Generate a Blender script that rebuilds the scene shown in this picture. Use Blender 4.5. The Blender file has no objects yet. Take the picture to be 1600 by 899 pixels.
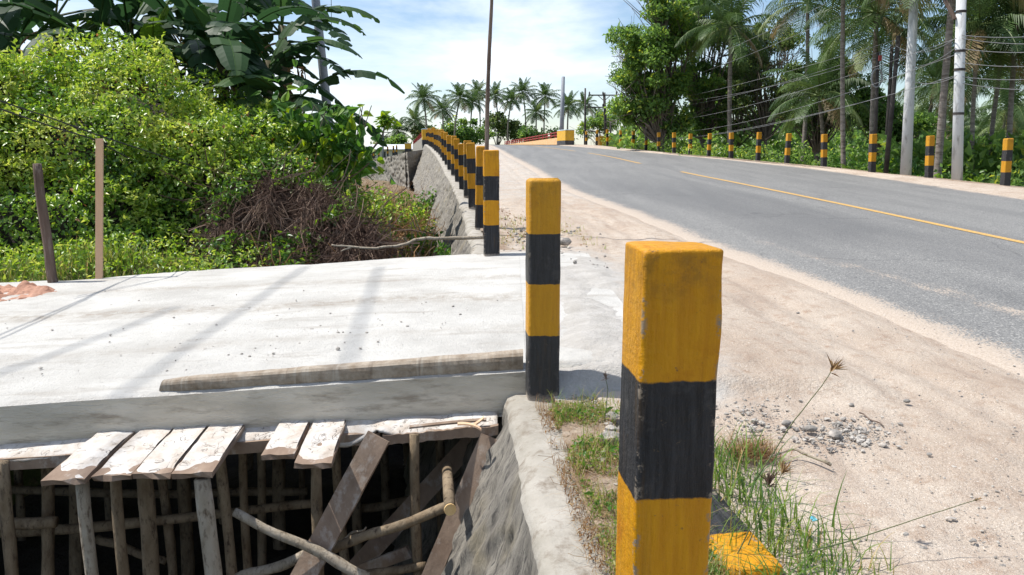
import bpy, math, random
import numpy as np
from mathutils import Vector
random.seed(7)
rng = np.random.default_rng(7)
R = math.radians
C = bpy.context.scene.collection
S = bpy.context.scene

# ------------------------------------------------------------------ camera
EYE = 1.5
F = 1250.0                       # focal length in photograph pixels (1600 wide)
PITCH = math.atan(209.5 / F)
cd = bpy.data.cameras.new('camera'); cam = bpy.data.objects.new('camera', cd); C.objects.link(cam)
cd.sensor_width = 36.0; cd.lens = 36.0 * F / 1600.0
cd.clip_start = 0.05; cd.clip_end = 6000
cam.location = (0, 0, EYE); cam.rotation_euler = (math.pi / 2 - PITCH, 0, 0)
S.camera = cam
S.render.resolution_x = 1024; S.render.resolution_y = 575

# ------------------------------------------------------------------ sky and sun
SUN_EL = R(62); SUN_AZ = R(-79)  # azimuth from +Y, negative = to the left
w = bpy.data.worlds.new('World'); S.world = w; w.use_nodes = True
nt = w.node_tree; nt.nodes.clear()
def N(nt, t, **k):
    n = nt.nodes.new(t)
    for a, b in k.items(): setattr(n, a, b)
    return n
sky = N(nt, 'ShaderNodeTexSky', sky_type='NISHITA', sun_disc=False)
sky.sun_elevation = SUN_EL; sky.sun_rotation = SUN_AZ; sky.air_density = 1.0; sky.dust_density = 0.4; sky.ozone_density = 2.5
tc = N(nt, 'ShaderNodeTexCoord'); mp = N(nt, 'ShaderNodeMapping'); mp.inputs['Scale'].default_value = (1.0, 1.0, 3.2)
mp.inputs['Location'].default_value = (0.35, 0.1, 0.55)
no = N(nt, 'ShaderNodeTexNoise'); no.inputs['Scale'].default_value = 1.9; no.inputs['Detail'].default_value = 9; no.inputs['Roughness'].default_value = 0.56
no.inputs['Distortion'].default_value = 0.4
cr = N(nt, 'ShaderNodeValToRGB'); cr.color_ramp.elements[0].position = 0.455; cr.color_ramp.elements[1].position = 0.64
mx = N(nt, 'ShaderNodeMix', data_type='RGBA'); mx.inputs[7].default_value = (8.4, 8.8, 9.5, 1)
ml = N(nt, 'ShaderNodeMath', operation='MULTIPLY'); ml.inputs[1].default_value = 0.86
bg = N(nt, 'ShaderNodeBackground'); bg.inputs['Strength'].default_value = 0.12
ou = N(nt, 'ShaderNodeOutputWorld')
L_ = nt.links.new
L_(tc.outputs['Generated'], mp.inputs['Vector']); L_(mp.outputs[0], no.inputs['Vector']); L_(no.outputs['Fac'], cr.inputs[0])
L_(cr.outputs[0], ml.inputs[0]); L_(ml.outputs[0], mx.inputs[0]); L_(sky.outputs[0], mx.inputs[6]); L_(mx.outputs[2], bg.inputs['Color']); L_(bg.outputs[0], ou.inputs[0])
sd = bpy.data.lights.new('sun', 'SUN'); sd.energy = 5.0; sd.angle = R(0.53); sd.color = (1.0, 0.955, 0.89)
so = bpy.data.objects.new('sun', sd); C.objects.link(so)
sdir = Vector((math.sin(SUN_AZ) * math.cos(SUN_EL), math.cos(SUN_AZ) * math.cos(SUN_EL), math.sin(SUN_EL)))
so.rotation_euler = sdir.to_track_quat('Z', 'Y').to_euler(); so.location = (0, 0, 30)
S.view_settings.view_transform = 'Standard'; S.view_settings.look = 'None'
S.view_settings.exposure = 0.36; S.view_settings.gamma = 1.0

# ------------------------------------------------------------------ helpers
def ray(px, py):
    x = px - 800; y = 449.5 - py
    return np.array([x, F * math.cos(PITCH) + y * math.sin(PITCH), y * math.cos(PITCH) - F * math.sin(PITCH)])
def W(px, py, Y):                 # the point of that line of sight at distance Y
    d = ray(px, py); k = Y / d[1]
    return np.array([d[0] * k, Y, EYE + d[2] * k])
def WZ(px, py, z):                # ... at height z
    d = ray(px, py); k = (z - EYE) / d[2]
    return np.array([d[0] * k, d[1] * k, z])
def h2(ix, iy, iz, s=0):
    n = (ix.astype(np.int64) * 374761393 + iy.astype(np.int64) * 668265263 + iz.astype(np.int64) * 2147483647 + s * 1274126177) & 0xffffffff
    n = ((n ^ (n >> 13)) * 1274126177) & 0xffffffff
    return ((n ^ (n >> 16)) & 0xffff) / 65535.0
def vnoise(x, y, z=0, s=0):
    x, y, z = np.broadcast_arrays(np.asarray(x, float), np.asarray(y, float), np.asarray(z, float))
    ix, iy, iz = np.floor(x), np.floor(y), np.floor(z)
    fx, fy, fz = x - ix, y - iy, z - iz
    fx = fx * fx * (3 - 2 * fx); fy = fy * fy * (3 - 2 * fy); fz = fz * fz * (3 - 2 * fz)
    r = 0
    for a in (0, 1):
        for b in (0, 1):
            for c in (0, 1):
                r = r + h2(ix + a, iy + b, iz + c, s) * (fx if a else 1 - fx) * (fy if b else 1 - fy) * (fz if c else 1 - fz)
    return r
def fbm(x, y, z=0, o=4, s=0):
    r = 0; a = 0.5; t = 0
    for i in range(o):
        k = 2 ** i
        r = r + a * vnoise(np.asarray(x) * k, np.asarray(y) * k, np.asarray(z) * k, s + i); t += a; a *= 0.5
    return r / t - 0.5

class MB:
    def __init__(s): s.v = []; s.f = []; s.m = []; s.at = []; s.n = 0
    def add(s, v, f, mi=0, at=None):
        v = np.asarray(v, float); s.v.append(v)
        for q in f: s.f.append([i + s.n for i in q])
        s.m += [mi] * len(f)
        s.at.append(np.full(len(v), 0.5) if at is None else np.broadcast_to(np.asarray(at, float), (len(v),)))
        s.n += len(v)
    def box(s, x0, x1, y0, y1, z0, z1, mi=0):
        v = [(x, y, z) for x in (x0, x1) for y in (y0, y1) for z in (z0, z1)]
        s.add(v, [(0, 1, 3, 2), (4, 6, 7, 5), (0, 4, 5, 1), (2, 3, 7, 6), (0, 2, 6, 4), (1, 5, 7, 3)], mi)
    def tube(s, pts, rad, n=8, mi=0, wob=0.0, cap=True, at=None):
        pts = [Vector(p) for p in pts]
        if not hasattr(rad, '__len__'): rad = [rad] * len(pts)
        V = []; Fc = []
        up = Vector((0, 0, 1)); t0 = (pts[1] - pts[0]).normalized()
        if abs(t0.dot(up)) > 0.9: up = Vector((1, 0, 0))
        a = t0.cross(up).normalized()
        for i, p in enumerate(pts):
            t = (pts[min(i + 1, len(pts) - 1)] - pts[max(i - 1, 0)]).normalized()
            a = (a - t * a.dot(t)).normalized(); b = t.cross(a)
            for k in range(n):
                g = 2 * math.pi * k / n; r = rad[i] * (1 + wob * random.uniform(-1, 1))
                V.append(p + (a * math.cos(g) + b * math.sin(g)) * r)
        for i in range(len(pts) - 1):
            for k in range(n):
                Fc.append((i * n + k, i * n + (k + 1) % n, (i + 1) * n + (k + 1) % n, (i + 1) * n + k))
        if cap:
            Fc.append(tuple(range(n - 1, -1, -1))); Fc.append(tuple(range((len(pts) - 1) * n, len(pts) * n)))
        s.add([tuple(v) for v in V], Fc, mi, at)
    def build(s, name, mats, parent=None, smooth=False, bevel=0):
        me = bpy.data.meshes.new(name)
        v = np.concatenate(s.v)
        me.from_pydata(v.tolist(), [], s.f)
        if not isinstance(mats, (list, tuple)): mats = [mats]
        for m in mats: me.materials.append(m)
        me.polygons.foreach_set('material_index', np.array(s.m, dtype=np.int32))
        a = me.attributes.new('rnd', 'FLOAT', 'POINT'); a.data.foreach_set('value', np.concatenate(s.at).astype(np.float32))
        if smooth: me.polygons.foreach_set('use_smooth', np.ones(len(s.f), dtype=bool))
        o = bpy.data.objects.new(name, me); C.objects.link(o)
        if parent: o.parent = parent
        if bevel:
            b = o.modifiers.new('bevel', 'BEVEL'); b.width = bevel; b.segments = 2
        return o
def tag(o, label, cat, group=None):
    o['label'] = label; o['category'] = cat
    if group: o['group'] = group
    return o
def struct(o, kind='structure'): o['kind'] = kind; return o
def empty(name, loc, rz=0):
    o = bpy.data.objects.new(name, None); C.objects.link(o); o.location = tuple(loc); o.rotation_euler = (0, 0, rz); o.empty_display_size = 0.2
    return o
def copy_thing(o, parent=None):
    c = o.copy(); C.objects.link(c)
    if parent: c.parent = parent
    for ch in list(o.children):
        copy_thing(ch, c)
    return c
def grid(name, X, Y, Z, mat, attr=None, smooth=True, parent=None):
    n, m = X.shape
    v = np.stack([X, Y, Z], -1).reshape(-1, 3)
    me = bpy.data.meshes.new(name)
    i = np.arange(n - 1)[:, None] * m + np.arange(m - 1)[None, :]
    f = np.stack([i, i + 1, i + m + 1, i + m], -1).reshape(-1, 4)
    fastmesh(me, v, f)
    me.materials.append(mat)
    if smooth: me.polygons.foreach_set('use_smooth', np.ones(len(f), dtype=bool))
    for k, a in (attr or {}).items():
        t = me.attributes.new(k, 'FLOAT', 'POINT'); t.data.foreach_set('value', a.reshape(-1).astype(np.float32))
    o = bpy.data.objects.new(name, me); C.objects.link(o)
    if parent: o.parent = parent
    return o
def fastmesh(me, v, f):
    k = f.shape[1]
    me.vertices.add(len(v)); me.vertices.foreach_set('co', v.astype(np.float32).reshape(-1))
    me.loops.add(f.size); me.loops.foreach_set('vertex_index', f.astype(np.int32).reshape(-1))
    me.polygons.add(len(f)); me.polygons.foreach_set('loop_start', np.arange(len(f), dtype=np.int32) * k)
    me.polygons.foreach_set('loop_total', np.full(len(f), k, dtype=np.int32))
    me.update(calc_edges=True)
def leaves(name, P, D, Nn, ln, wd, rnd, mat, parent=None, fold=0.25):
    """one folded leaf per point: P base, D direction, Nn face normal, length, width (arrays)"""
    D = D / np.linalg.norm(D, axis=1, keepdims=True)
    Sd = np.cross(D, Nn); Sd /= (np.linalg.norm(Sd, axis=1, keepdims=True) + 1e-9); U = np.cross(Sd, D)
    ln = ln[:, None]; wd = wd[:, None]
    b = P; t = P + D * ln - U * ln * 0.18
    m1 = P + D * ln * 0.42 + Sd * wd * 0.5 + U * wd * fold; m2 = P + D * ln * 0.42 - Sd * wd * 0.5 + U * wd * fold
    v = np.stack([b, m1, t, m2], 1).reshape(-1, 3)
    k = np.arange(len(P))[:, None] * 4
    f = np.concatenate([k + np.array([[0, 1, 2]]), k + np.array([[0, 2, 3]])], 1).reshape(-1, 3)
    me = bpy.data.meshes.new(name); fastmesh(me, v, f); me.materials.append(mat)
    a = me.attributes.new('rnd', 'FLOAT', 'POINT'); a.data.foreach_set('value', np.repeat(rnd, 4).astype(np.float32))
    o = bpy.data.objects.new(name, me); C.objects.link(o)
    if parent: o.parent = parent
    return o
HEART = np.array([(0, 0), (-0.08, 0.22), (-0.02, 0.42), (0.22, 0.50), (0.50, 0.38), (0.78, 0.16), (1.0, 0.0)])
def bigleaves(name, P, D, Nn, ln, wd, rnd, mat, parent=None, fold=0.2, shape=HEART):
    D = D / np.linalg.norm(D, axis=1, keepdims=True)
    Sd = np.cross(D, Nn); Sd /= (np.linalg.norm(Sd, axis=1, keepdims=True) + 1e-9); U = np.cross(Sd, D)
    ln = ln[:, None]; wd = wd[:, None]; V = []
    k = len(shape)
    for x, y in shape: V.append(P + D * ln * max(x, 0) - U * ln * 0.22 * x * x)
    for sg in (1, -1):
        for x, y in shape[1:-1]: V.append(P + D * ln * x + Sd * wd * y * sg + U * (wd * y * fold - ln * 0.22 * x * x))
    V = np.stack(V, 1); m_ = V.shape[1]; F_ = []
    for sg in (0, 1):
        o_ = k + sg * (k - 2)
        F_.append((0, 1, o_, o_)); 
        for i in range(1, k - 2): F_.append((i, i + 1, o_ + i, o_ + i - 1))
        F_.append((k - 2, k - 1, o_ + k - 3, o_ + k - 3))
    tri = []
    for q in F_:
        tri.append(q[:3]); 
        if q[3] != q[2]: tri.append((q[0], q[2], q[3]))
    tri = np.array(tri); idx = np.arange(len(P))[:, None, None] * m_
    f = (idx + tri[None]).reshape(-1, 3)
    me = bpy.data.meshes.new(name); fastmesh(me, V.reshape(-1, 3), f); me.materials.append(mat)
    a = me.attributes.new('rnd', 'FLOAT', 'POINT'); a.data.foreach_set('value', np.repeat(rnd, m_).astype(np.float32))
    o = bpy.data.objects.new(name, me); C.objects.link(o)
    if parent: o.parent = parent
    return o
def rdir(n, up=0.0):
    d = rng.normal(size=(n, 3)); d[:, 2] += up
    return d / np.linalg.norm(d, axis=1, keepdims=True)

# ------------------------------------------------------------------ materials
def newmat(name):
    m = bpy.data.materials.new(name); m.use_nodes = True
    t = m.node_tree; p = t.nodes['Principled BSDF']; p.inputs['Specular IOR Level'].default_value = 0.3
    return m, t, p
def noise(t, vec, scale, detail=4, rough=0.6, dist=0.0):
    n = N(t, 'ShaderNodeTexNoise'); n.inputs['Scale'].default_value = scale; n.inputs['Detail'].default_value = detail
    n.inputs['Roughness'].default_value = rough; n.inputs['Distortion'].default_value = dist
    if vec is not None: t.links.new(vec, n.inputs['Vector'])
    return n.outputs['Fac']
def ramp(t, fac, a, b, ca=(0, 0, 0, 1), cb=(1, 1, 1, 1)):
    n = N(t, 'ShaderNodeValToRGB'); e = n.color_ramp.elements
    e[0].position = a; e[1].position = b; e[0].color = ca; e[1].color = cb
    t.links.new(fac, n.inputs[0]); return n.outputs[0]
def mix(t, fac, a, b):
    n = N(t, 'ShaderNodeMix', data_type='RGBA')
    for i, s in ((0, fac), (6, a), (7, b)):
        if isinstance(s, (tuple, float, int)): n.inputs[i].default_value = s if i == 0 or len(s) == 4 else (*s, 1)
        else: t.links.new(s, n.inputs[i])
    return n.outputs[2]
def math_(t, op, a, b=0.0):
    n = N(t, 'ShaderNodeMath', operation=op)
    for i, s in ((0, a), (1, b)):
        if isinstance(s, (float, int)): n.inputs[i].default_value = s
        else: t.links.new(s, n.inputs[i])
    return n.outputs[0]
def bump(t, p, h, strength, dist=0.01):
    n = N(t, 'ShaderNodeBump'); n.inputs['Strength'].default_value = strength; n.inputs['Distance'].default_value = dist
    t.links.new(h, n.inputs['Height']); t.links.new(n.outputs[0], p.inputs['Normal'])
def coords(t, scale=(1, 1, 1), kind='Object'):
    c = N(t, 'ShaderNodeNewGeometry' if kind == 'Position' else 'ShaderNodeTexCoord'); m = N(t, 'ShaderNodeMapping'); m.inputs['Scale'].default_value = scale
    t.links.new(c.outputs[kind], m.inputs['Vector']); return m.outputs[0]
def rough_mat(name, c1, c2, scale=3, rough=0.85, bs=0.4, bscale=40, bd=0.01, stretch=(1, 1, 1), c3=None, s3=20, lo=0.35, hi=0.65, speck=0.0):
    m, t, p = newmat(name); v = coords(t, stretch)
    col = mix(t, ramp(t, noise(t, v, scale, 6), lo, hi), c1, c2)
    if c3: col = mix(t, ramp(t, noise(t, v, s3, 5, 0.7), 0.52, 0.68), col, c3)
    t.links.new(col, p.inputs['Base Color']); p.inputs['Roughness'].default_value = rough
    bump(t, p, noise(t, v, bscale, 6, 0.65), bs, bd)
    return m
def attr(t, name):
    n = N(t, 'ShaderNodeAttribute', attribute_name=name); return n.outputs['Fac']
def leaf_mat(name, cols, trans=0.35, rough=0.45, spec=0.4):
    m, t, p = newmat(name)
    n = N(t, 'ShaderNodeValToRGB'); e = n.color_ramp.elements
    while len(e) < len(cols): e.new(0.5)
    for i, (pos, c) in enumerate(cols): e[i].position = pos; e[i].color = (*c, 1)
    t.links.new(attr(t, 'rnd'), n.inputs[0])
    t.links.new(n.outputs[0], p.inputs['Base Color']); p.inputs['Roughness'].default_value = rough; p.inputs['Specular IOR Level'].default_value = spec
    tr = N(t, 'ShaderNodeBsdfTranslucent'); hs = N(t, 'ShaderNodeHueSaturation'); hs.inputs['Hue'].default_value = 0.485; hs.inputs['Saturation'].default_value = 1.1; hs.inputs['Value'].default_value = 1.7
    t.links.new(n.outputs[0], hs.inputs['Color']); t.links.new(hs.outputs[0], tr.inputs['Color'])
    ms = N(t, 'ShaderNodeMixShader'); ms.inputs[0].default_value = trans
    t.links.new(p.outputs[0], ms.inputs[1]); t.links.new(tr.outputs[0], ms.inputs[2])
    t.links.new(ms.outputs[0], t.nodes['Material Output'].inputs[0])
    return m
M = {}
# striped paint: object z in metres, base at 0, top at 1.04
def post_mat(name):
    m, t, p = newmat(name)
    c = N(t, 'ShaderNodeTexCoord'); sp = N(t, 'ShaderNodeSeparateXYZ'); t.links.new(c.outputs['Object'], sp.inputs[0])
    oi = N(t, 'ShaderNodeObjectInfo')
    vv = N(t, 'ShaderNodeVectorMath', operation='ADD'); t.links.new(c.outputs['Object'], vv.inputs[0])
    cx = N(t, 'ShaderNodeCombineXYZ'); t.links.new(math_(t, 'MULTIPLY', oi.outputs['Random'], 30.0), cx.inputs[0]); t.links.new(cx.outputs[0], vv.inputs[1])
    v = vv.outputs[0]
    z = math_(t, 'ADD', sp.outputs[2], math_(t, 'MULTIPLY', math_(t, 'SUBTRACT', noise(t, v, 16, 5, 0.7), 0.5), 0.017))
    def band(a): return math_(t, 'MULTIPLY', math_(t, 'SUBTRACT', z, a), 260.0)
    def step(a):
        n = N(t, 'ShaderNodeClamp'); t.links.new(band(a), n.inputs[0]); return n.outputs[0]
    y = math_(t, 'ADD', math_(t, 'SUBTRACT', step(0.313), step(0.556)), step(0.79))
    st = N(t, 'ShaderNodeMapping'); st.inputs['Scale'].default_value = (1, 1, 0.09); t.links.new(v, st.inputs['Vector'])
    streak = noise(t, st.outputs[0], 55, 5, 0.7)
    blotch = noise(t, v, 9, 6, 0.65)
    yc = mix(t, ramp(t, streak, 0.3, 0.75), (0.45, 0.185, 0.003), (0.60, 0.29, 0.006))
    yc = mix(t, ramp(t, blotch, 0.56, 0.74), yc, (0.38, 0.13, 0.004))
    yc = mix(t, ramp(t, noise(t, v, 60, 4, 0.7), 0.66, 0.75), yc, (0.16, 0.09, 0.03))
    bc = mix(t, ramp(t, streak, 0.4, 0.8), (0.012, 0.0125, 0.015), (0.045, 0.046, 0.052))
    bc = mix(t, ramp(t, blotch, 0.58, 0.85), bc, (0.11, 0.105, 0.10))
    col = mix(t, y, bc, yc)
    dirt = ramp(t, math_(t, 'SUBTRACT', math_(t, 'MULTIPLY', noise(t, v, 20, 4), 0.07), sp.outputs[2]), 0.0, 0.03)
    col = mix(t, dirt, col, (0.42, 0.36, 0.30))
    ax = math_(t, 'ABSOLUTE', sp.outputs[0]); ay = math_(t, 'ABSOLUTE', sp.outputs[1])
    edg = ramp(t, math_(t, 'MULTIPLY', math_(t, 'MULTIPLY', ax, ay), 178.0), 0.82, 0.94)
    chip = math_(t, 'MULTIPLY', edg, ramp(t, noise(t, v, 26, 5, 0.75), 0.54, 0.60))
    col = mix(t, chip, col, (0.24, 0.20, 0.16))
    fl = math_(t, 'MULTIPLY', ramp(t, noise(t, v, 34, 6, 0.8), 0.63, 0.67), 0.75)
    col = mix(t, fl, col, (0.10, 0.075, 0.05))
    topg = math_(t, 'MULTIPLY', ramp(t, math_(t, 'SUBTRACT', math_(t, 'ADD', sp.outputs[2], math_(t, 'MULTIPLY', noise(t, v, 11, 5, 0.7), 0.16)), 0.5), 0.50, 0.60), ramp(t, noise(t, v, 22, 5, 0.75), 0.42, 0.62))
    nf_ = ramp(t, math_(t, 'SUBTRACT', sp.outputs[2], 0.5), 0.530, 0.536, (1, 1, 1, 1), (0.25, 0.25, 0.25, 1))
    col = mix(t, math_(t, 'MULTIPLY', math_(t, 'MULTIPLY', topg, nf_), 0.42), col, (0.09, 0.055, 0.025))
    dl = ramp(t, noise(t, st.outputs[0], 18, 4, 0.6), 0.6, 0.75); col = mix(t, math_(t, 'MULTIPLY', dl, 0.35), col, (0.16, 0.09, 0.03))
    t.links.new(col, p.inputs['Base Color']); p.inputs['Roughness'].default_value = 0.42
    rr = ramp(t, blotch, 0.3, 0.7, (0.34, 0.34, 0.34, 1), (0.62, 0.62, 0.62, 1)); t.links.new(rr, p.inputs['Roughness'])
    h = math_(t, 'ADD', math_(t, 'MULTIPLY', streak, 0.6), math_(t, 'MULTIPLY', noise(t, v, 30, 6, 0.7), 0.8))
    fadec = math_(t, 'MULTIPLY', oi.outputs['Random'], 0.30); col = mix(t, fadec, col, mix(t, y, (0.10, 0.095, 0.09), (0.62, 0.36, 0.06))); t.links.new(col, p.inputs['Base Color'])
    p.inputs['Specular IOR Level'].default_value = 0.22; bump(t, p, h, 0.8, 0.010)
    return m
M['post'] = post_mat('striped paint')
# sand with cement dust
m, t, p = newmat('sand'); v = coords(t)
a = noise(t, v, 1.3, 7, 0.6); b = noise(t, v, 9, 6, 0.7); g = noise(t, v, 240, 3, 0.6)
col = mix(t, ramp(t, a, 0.35, 0.65), (0.41, 0.33, 0.26), (0.51, 0.44, 0.365))
col = mix(t, ramp(t, b, 0.52, 0.72), col, (0.33, 0.235, 0.17))
col = mix(t, math_(t, 'MULTIPLY', ramp(t, noise(t, v, 95, 4, 0.75), 0.50, 0.66), 0.55), col, (0.27, 0.20, 0.145))
col = mix(t, ramp(t, g, 0.58, 0.66), col, (0.24, 0.17, 0.125))
col = mix(t, ramp(t, noise(t, v, 170, 2), 0.62, 0.70), col, (0.75, 0.70, 0.64))
tr_ = coords(t, (2.2, 0.35, 1)); col = mix(t, math_(t, 'MULTIPLY', ramp(t, noise(t, tr_, 2.6, 6, 0.65), 0.5, 0.7), 0.55), col, (0.30, 0.225, 0.175))
col = mix(t, ramp(t, noise(t, v, 420, 2, 0.5), 0.64, 0.70), col, (0.20, 0.17, 0.15))
cem = math_(t, 'ADD', attr(t, 'cem'), math_(t, 'MULTIPLY', math_(t, 'SUBTRACT', noise(t, v, 3.5, 6, 0.7), 0.5), 1.0))
cc = mix(t, ramp(t, noise(t, v, 6, 6, 0.7), 0.35, 0.65), (0.36, 0.34, 0.31), (0.48, 0.46, 0.43))
col = mix(t, ramp(t, cem, 0.35, 0.7), col, cc)
soil = math_(t, 'ADD', attr(t, 'soil'), math_(t, 'MULTIPLY', math_(t, 'SUBTRACT', noise(t, v, 5, 6, 0.7), 0.5), 1.1))
col = mix(t, ramp(t, soil, 0.4, 0.7), col, mix(t, ramp(t, b, 0.4, 0.6), (0.22, 0.15, 0.10), (0.36, 0.29, 0.22)))
t.links.new(col, p.inputs['Base Color']); p.inputs['Roughness'].default_value = 0.95
bump(t, p, math_(t, 'ADD', math_(t, 'MULTIPLY', g, 0.25), math_(t, 'ADD', b, math_(t, 'MULTIPLY', noise(t, v, 45, 4, 0.7), 0.6))), 0.85, 0.025)
M['sand'] = m
# asphalt
m, t, p = newmat('asphalt'); v = coords(t)
g = noise(t, v, 95, 3, 0.7)
col = mix(t, ramp(t, g, 0.38, 0.62), (0.105, 0.107, 0.108), (0.27, 0.265, 0.25))
vr = N(t, 'ShaderNodeTexVoronoi'); vr.inputs['Scale'].default_value = 40; t.links.new(v, vr.inputs['Vector'])
col = mix(t, ramp(t, vr.outputs['Distance'], 0.12, 0.32, (1, 1, 1, 1), (0, 0, 0, 1)), col, (0.42, 0.41, 0.38))
col = mix(t, ramp(t, noise(t, v, 28, 5, 0.8), 0.54, 0.66), col, (0.07, 0.07, 0.07))
v2 = coords(t, (1.6, 0.16, 1))
col = mix(t, math_(t, 'MULTIPLY', ramp(t, noise(t, v2, 1.2, 5), 0.42, 0.6), 0.4), col, (0.115, 0.115, 0.115))
col = mix(t, math_(t, 'MULTIPLY', attr(t, 'patch'), 0.5), col, mix(t, ramp(t, g, 0.4, 0.6), (0.06, 0.062, 0.066), (0.145, 0.145, 0.143)))
e = math_(t, 'ADD', attr(t, 'edge'), math_(t, 'MULTIPLY', math_(t, 'SUBTRACT', noise(t, v, 2.6, 7, 0.72), 0.5), 1.1))
e = math_(t, 'ADD', e, math_(t, 'MULTIPLY', math_(t, 'SUBTRACT', noise(t, v, 60, 3, 0.6), 0.5), 1.9))
col = mix(t, ramp(t, e, 0.55, 0.68), col, mix(t, ramp(t, g, 0.4, 0.6), (0.335, 0.275, 0.22), (0.43, 0.37, 0.31)))
# cracks
wv = N(t, 'ShaderNodeTexVoronoi', feature='DISTANCE_TO_EDGE'); wv.inputs['Scale'].default_value = 0.33
mpn = N(t, 'ShaderNodeVectorMath', operation='ADD'); nn = N(t, 'ShaderNodeTexNoise'); nn.inputs['Scale'].default_value = 1.4; nn.inputs['Detail'].default_value = 5
t.links.new(v, nn.inputs['Vector']); t.links.new(v, mpn.inputs[0]); t.links.new(nn.outputs['Color'], mpn.inputs[1]); t.links.new(mpn.outputs[0], wv.inputs['Vector'])
ck = math_(t, 'MULTIPLY', ramp(t, wv.outputs['Distance'], 0.0, 0.012, (1, 1, 1, 1), (0, 0, 0, 1)), ramp(t, noise(t, v, 0.35, 2), 0.48, 0.55))
col = mix(t, math_(t, 'MULTIPLY', ck, 0.35), col, (0.05, 0.05, 0.05))
t.links.new(col, p.inputs['Base Color']); p.inputs['Roughness'].default_value = 0.72
bump(t, p, math_(t, 'SUBTRACT', vr.outputs['Distance'], ck), 0.45, 0.008)
M['asphalt'] = m
# road paint (worn)
m, t, p = newmat('road paint'); v = coords(t)
col = mix(t, ramp(t, noise(t, v, 60, 4, 0.7), 0.40, 0.62), (0.64, 0.37, 0.08), (0.36, 0.25, 0.12))
col = mix(t, ramp(t, noise(t, v, 22, 6, 0.8), 0.55, 0.62), col, (0.17, 0.165, 0.155))
t.links.new(col, p.inputs['Base Color']); p.inputs['Roughness'].default_value = 0.7
M['line'] = m
# white cement slab top
m, t, p = newmat('cement top'); v = coords(t)
col = mix(t, ramp(t, noise(t, v, 1.7, 7, 0.65), 0.32, 0.62), (0.40, 0.388, 0.362), (0.53, 0.52, 0.49))
v3 = coords(t, (0.5, 2.2, 1))
col = mix(t, math_(t, 'MULTIPLY', ramp(t, noise(t, v3, 2.3, 7, 0.7), 0.54, 0.72), 0.8), col, (0.30, 0.27, 0.235))
col = mix(t, ramp(t, noise(t, v, 34, 5, 0.8), 0.61, 0.70), col, (0.27, 0.255, 0.23))
col = mix(t, math_(t, 'MULTIPLY', math_(t, 'MULTIPLY', attr(t, 'band'), ramp(t, noise(t, v, 9, 6, 0.75), 0.35, 0.6)), 0.95), col, (0.27, 0.23, 0.185))
t.links.new(col, p.inputs['Base Color']); p.inputs['Roughness'].default_value = 0.9
bump(t, p, math_(t, 'ADD', noise(t, v, 14, 7, 0.75), math_(t, 'MULTIPLY', noise(t, v, 70, 4, 0.7), 0.5)), 0.85, 0.02)
M['cemtop'] = m
M['concrete'] = rough_mat('wet grey concrete', (0.50, 0.455, 0.375), (0.64, 0.59, 0.50), 4.5, 0.9, 0.9, 34, 0.012, (0.7, 1, 3.0), (0.34, 0.295, 0.235), 5.0)
M['cap'] = rough_mat('wall cap cement', (0.27, 0.25, 0.21), (0.37, 0.345, 0.305), 5, 0.9, 0.8, 30, 0.012, (1, 1, 1), (0.19, 0.16, 0.125), 9)
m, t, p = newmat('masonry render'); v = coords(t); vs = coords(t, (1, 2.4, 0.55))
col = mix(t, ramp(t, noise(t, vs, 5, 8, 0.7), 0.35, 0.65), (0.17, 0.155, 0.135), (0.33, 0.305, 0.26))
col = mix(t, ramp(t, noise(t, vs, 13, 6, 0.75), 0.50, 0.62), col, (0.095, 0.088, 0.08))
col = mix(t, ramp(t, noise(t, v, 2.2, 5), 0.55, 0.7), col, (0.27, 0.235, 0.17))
t.links.new(col, p.inputs['Base Color']); p.inputs['Roughness'].default_value = 0.95
bump(t, p, noise(t, vs, 16, 8, 0.75), 0.9, 0.03)
M['masonry'] = m
M['bark'] = rough_mat('grey pole bark', (0.16, 0.115, 0.07), (0.27, 0.21, 0.14), 16, 0.9, 0.8, 60, 0.01, (1, 1, 0.4), (0.065, 0.045, 0.03), 34)
M['palebark'] = rough_mat('pale bleached wood', (0.27, 0.225, 0.165), (0.38, 0.335, 0.27), 18, 0.9, 0.8, 60, 0.01, (1, 1, 0.4), (0.11, 0.08, 0.055), 38)
M['plank'] = rough_mat('formwork board', (0.19, 0.132, 0.095), (0.29, 0.215, 0.16), 9, 0.85, 0.6, 60, 0.005, (1, 0.4, 0.7), (0.42, 0.38, 0.34), 8)
m, t, p = newmat('spilt cement crust'); v = coords(t, (1, 0.7, 1), 'Position')
col = mix(t, ramp(t, noise(t, v, 9, 6, 0.7), 0.35, 0.65), (0.58, 0.565, 0.54), (0.42, 0.36, 0.30))
nn = N(t, 'ShaderNodeTexNoise'); nn.inputs['Scale'].default_value = 14; nn.inputs['Detail'].default_value = 4; t.links.new(v, nn.inputs['Vector'])
va = N(t, 'ShaderNodeVectorMath', operation='MULTIPLY_ADD'); t.links.new(nn.outputs['Color'], va.inputs[0]); va.inputs[1].default_value = (0.12, 0.12, 0.12); t.links.new(v, va.inputs[2])
wv = N(t, 'ShaderNodeTexVoronoi', feature='DISTANCE_TO_EDGE'); wv.inputs['Scale'].default_value = 19; t.links.new(va.outputs[0], wv.inputs['Vector'])
ck = math_(t, 'MULTIPLY', ramp(t, math_(t, 'ABSOLUTE', math_(t, 'SUBTRACT', noise(t, v, 11, 3, 0.5, 1.5), 0.5)), 0.0, 0.012, (1, 1, 1, 1), (0, 0, 0, 1)), ramp(t, noise(t, v, 8, 3), 0.46, 0.54))
col = mix(t, math_(t, 'MULTIPLY', ck, 0.8), col, (0.17, 0.13, 0.10)); t.links.new(col, p.inputs['Base Color']); p.inputs['Roughness'].default_value = 0.95
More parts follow.
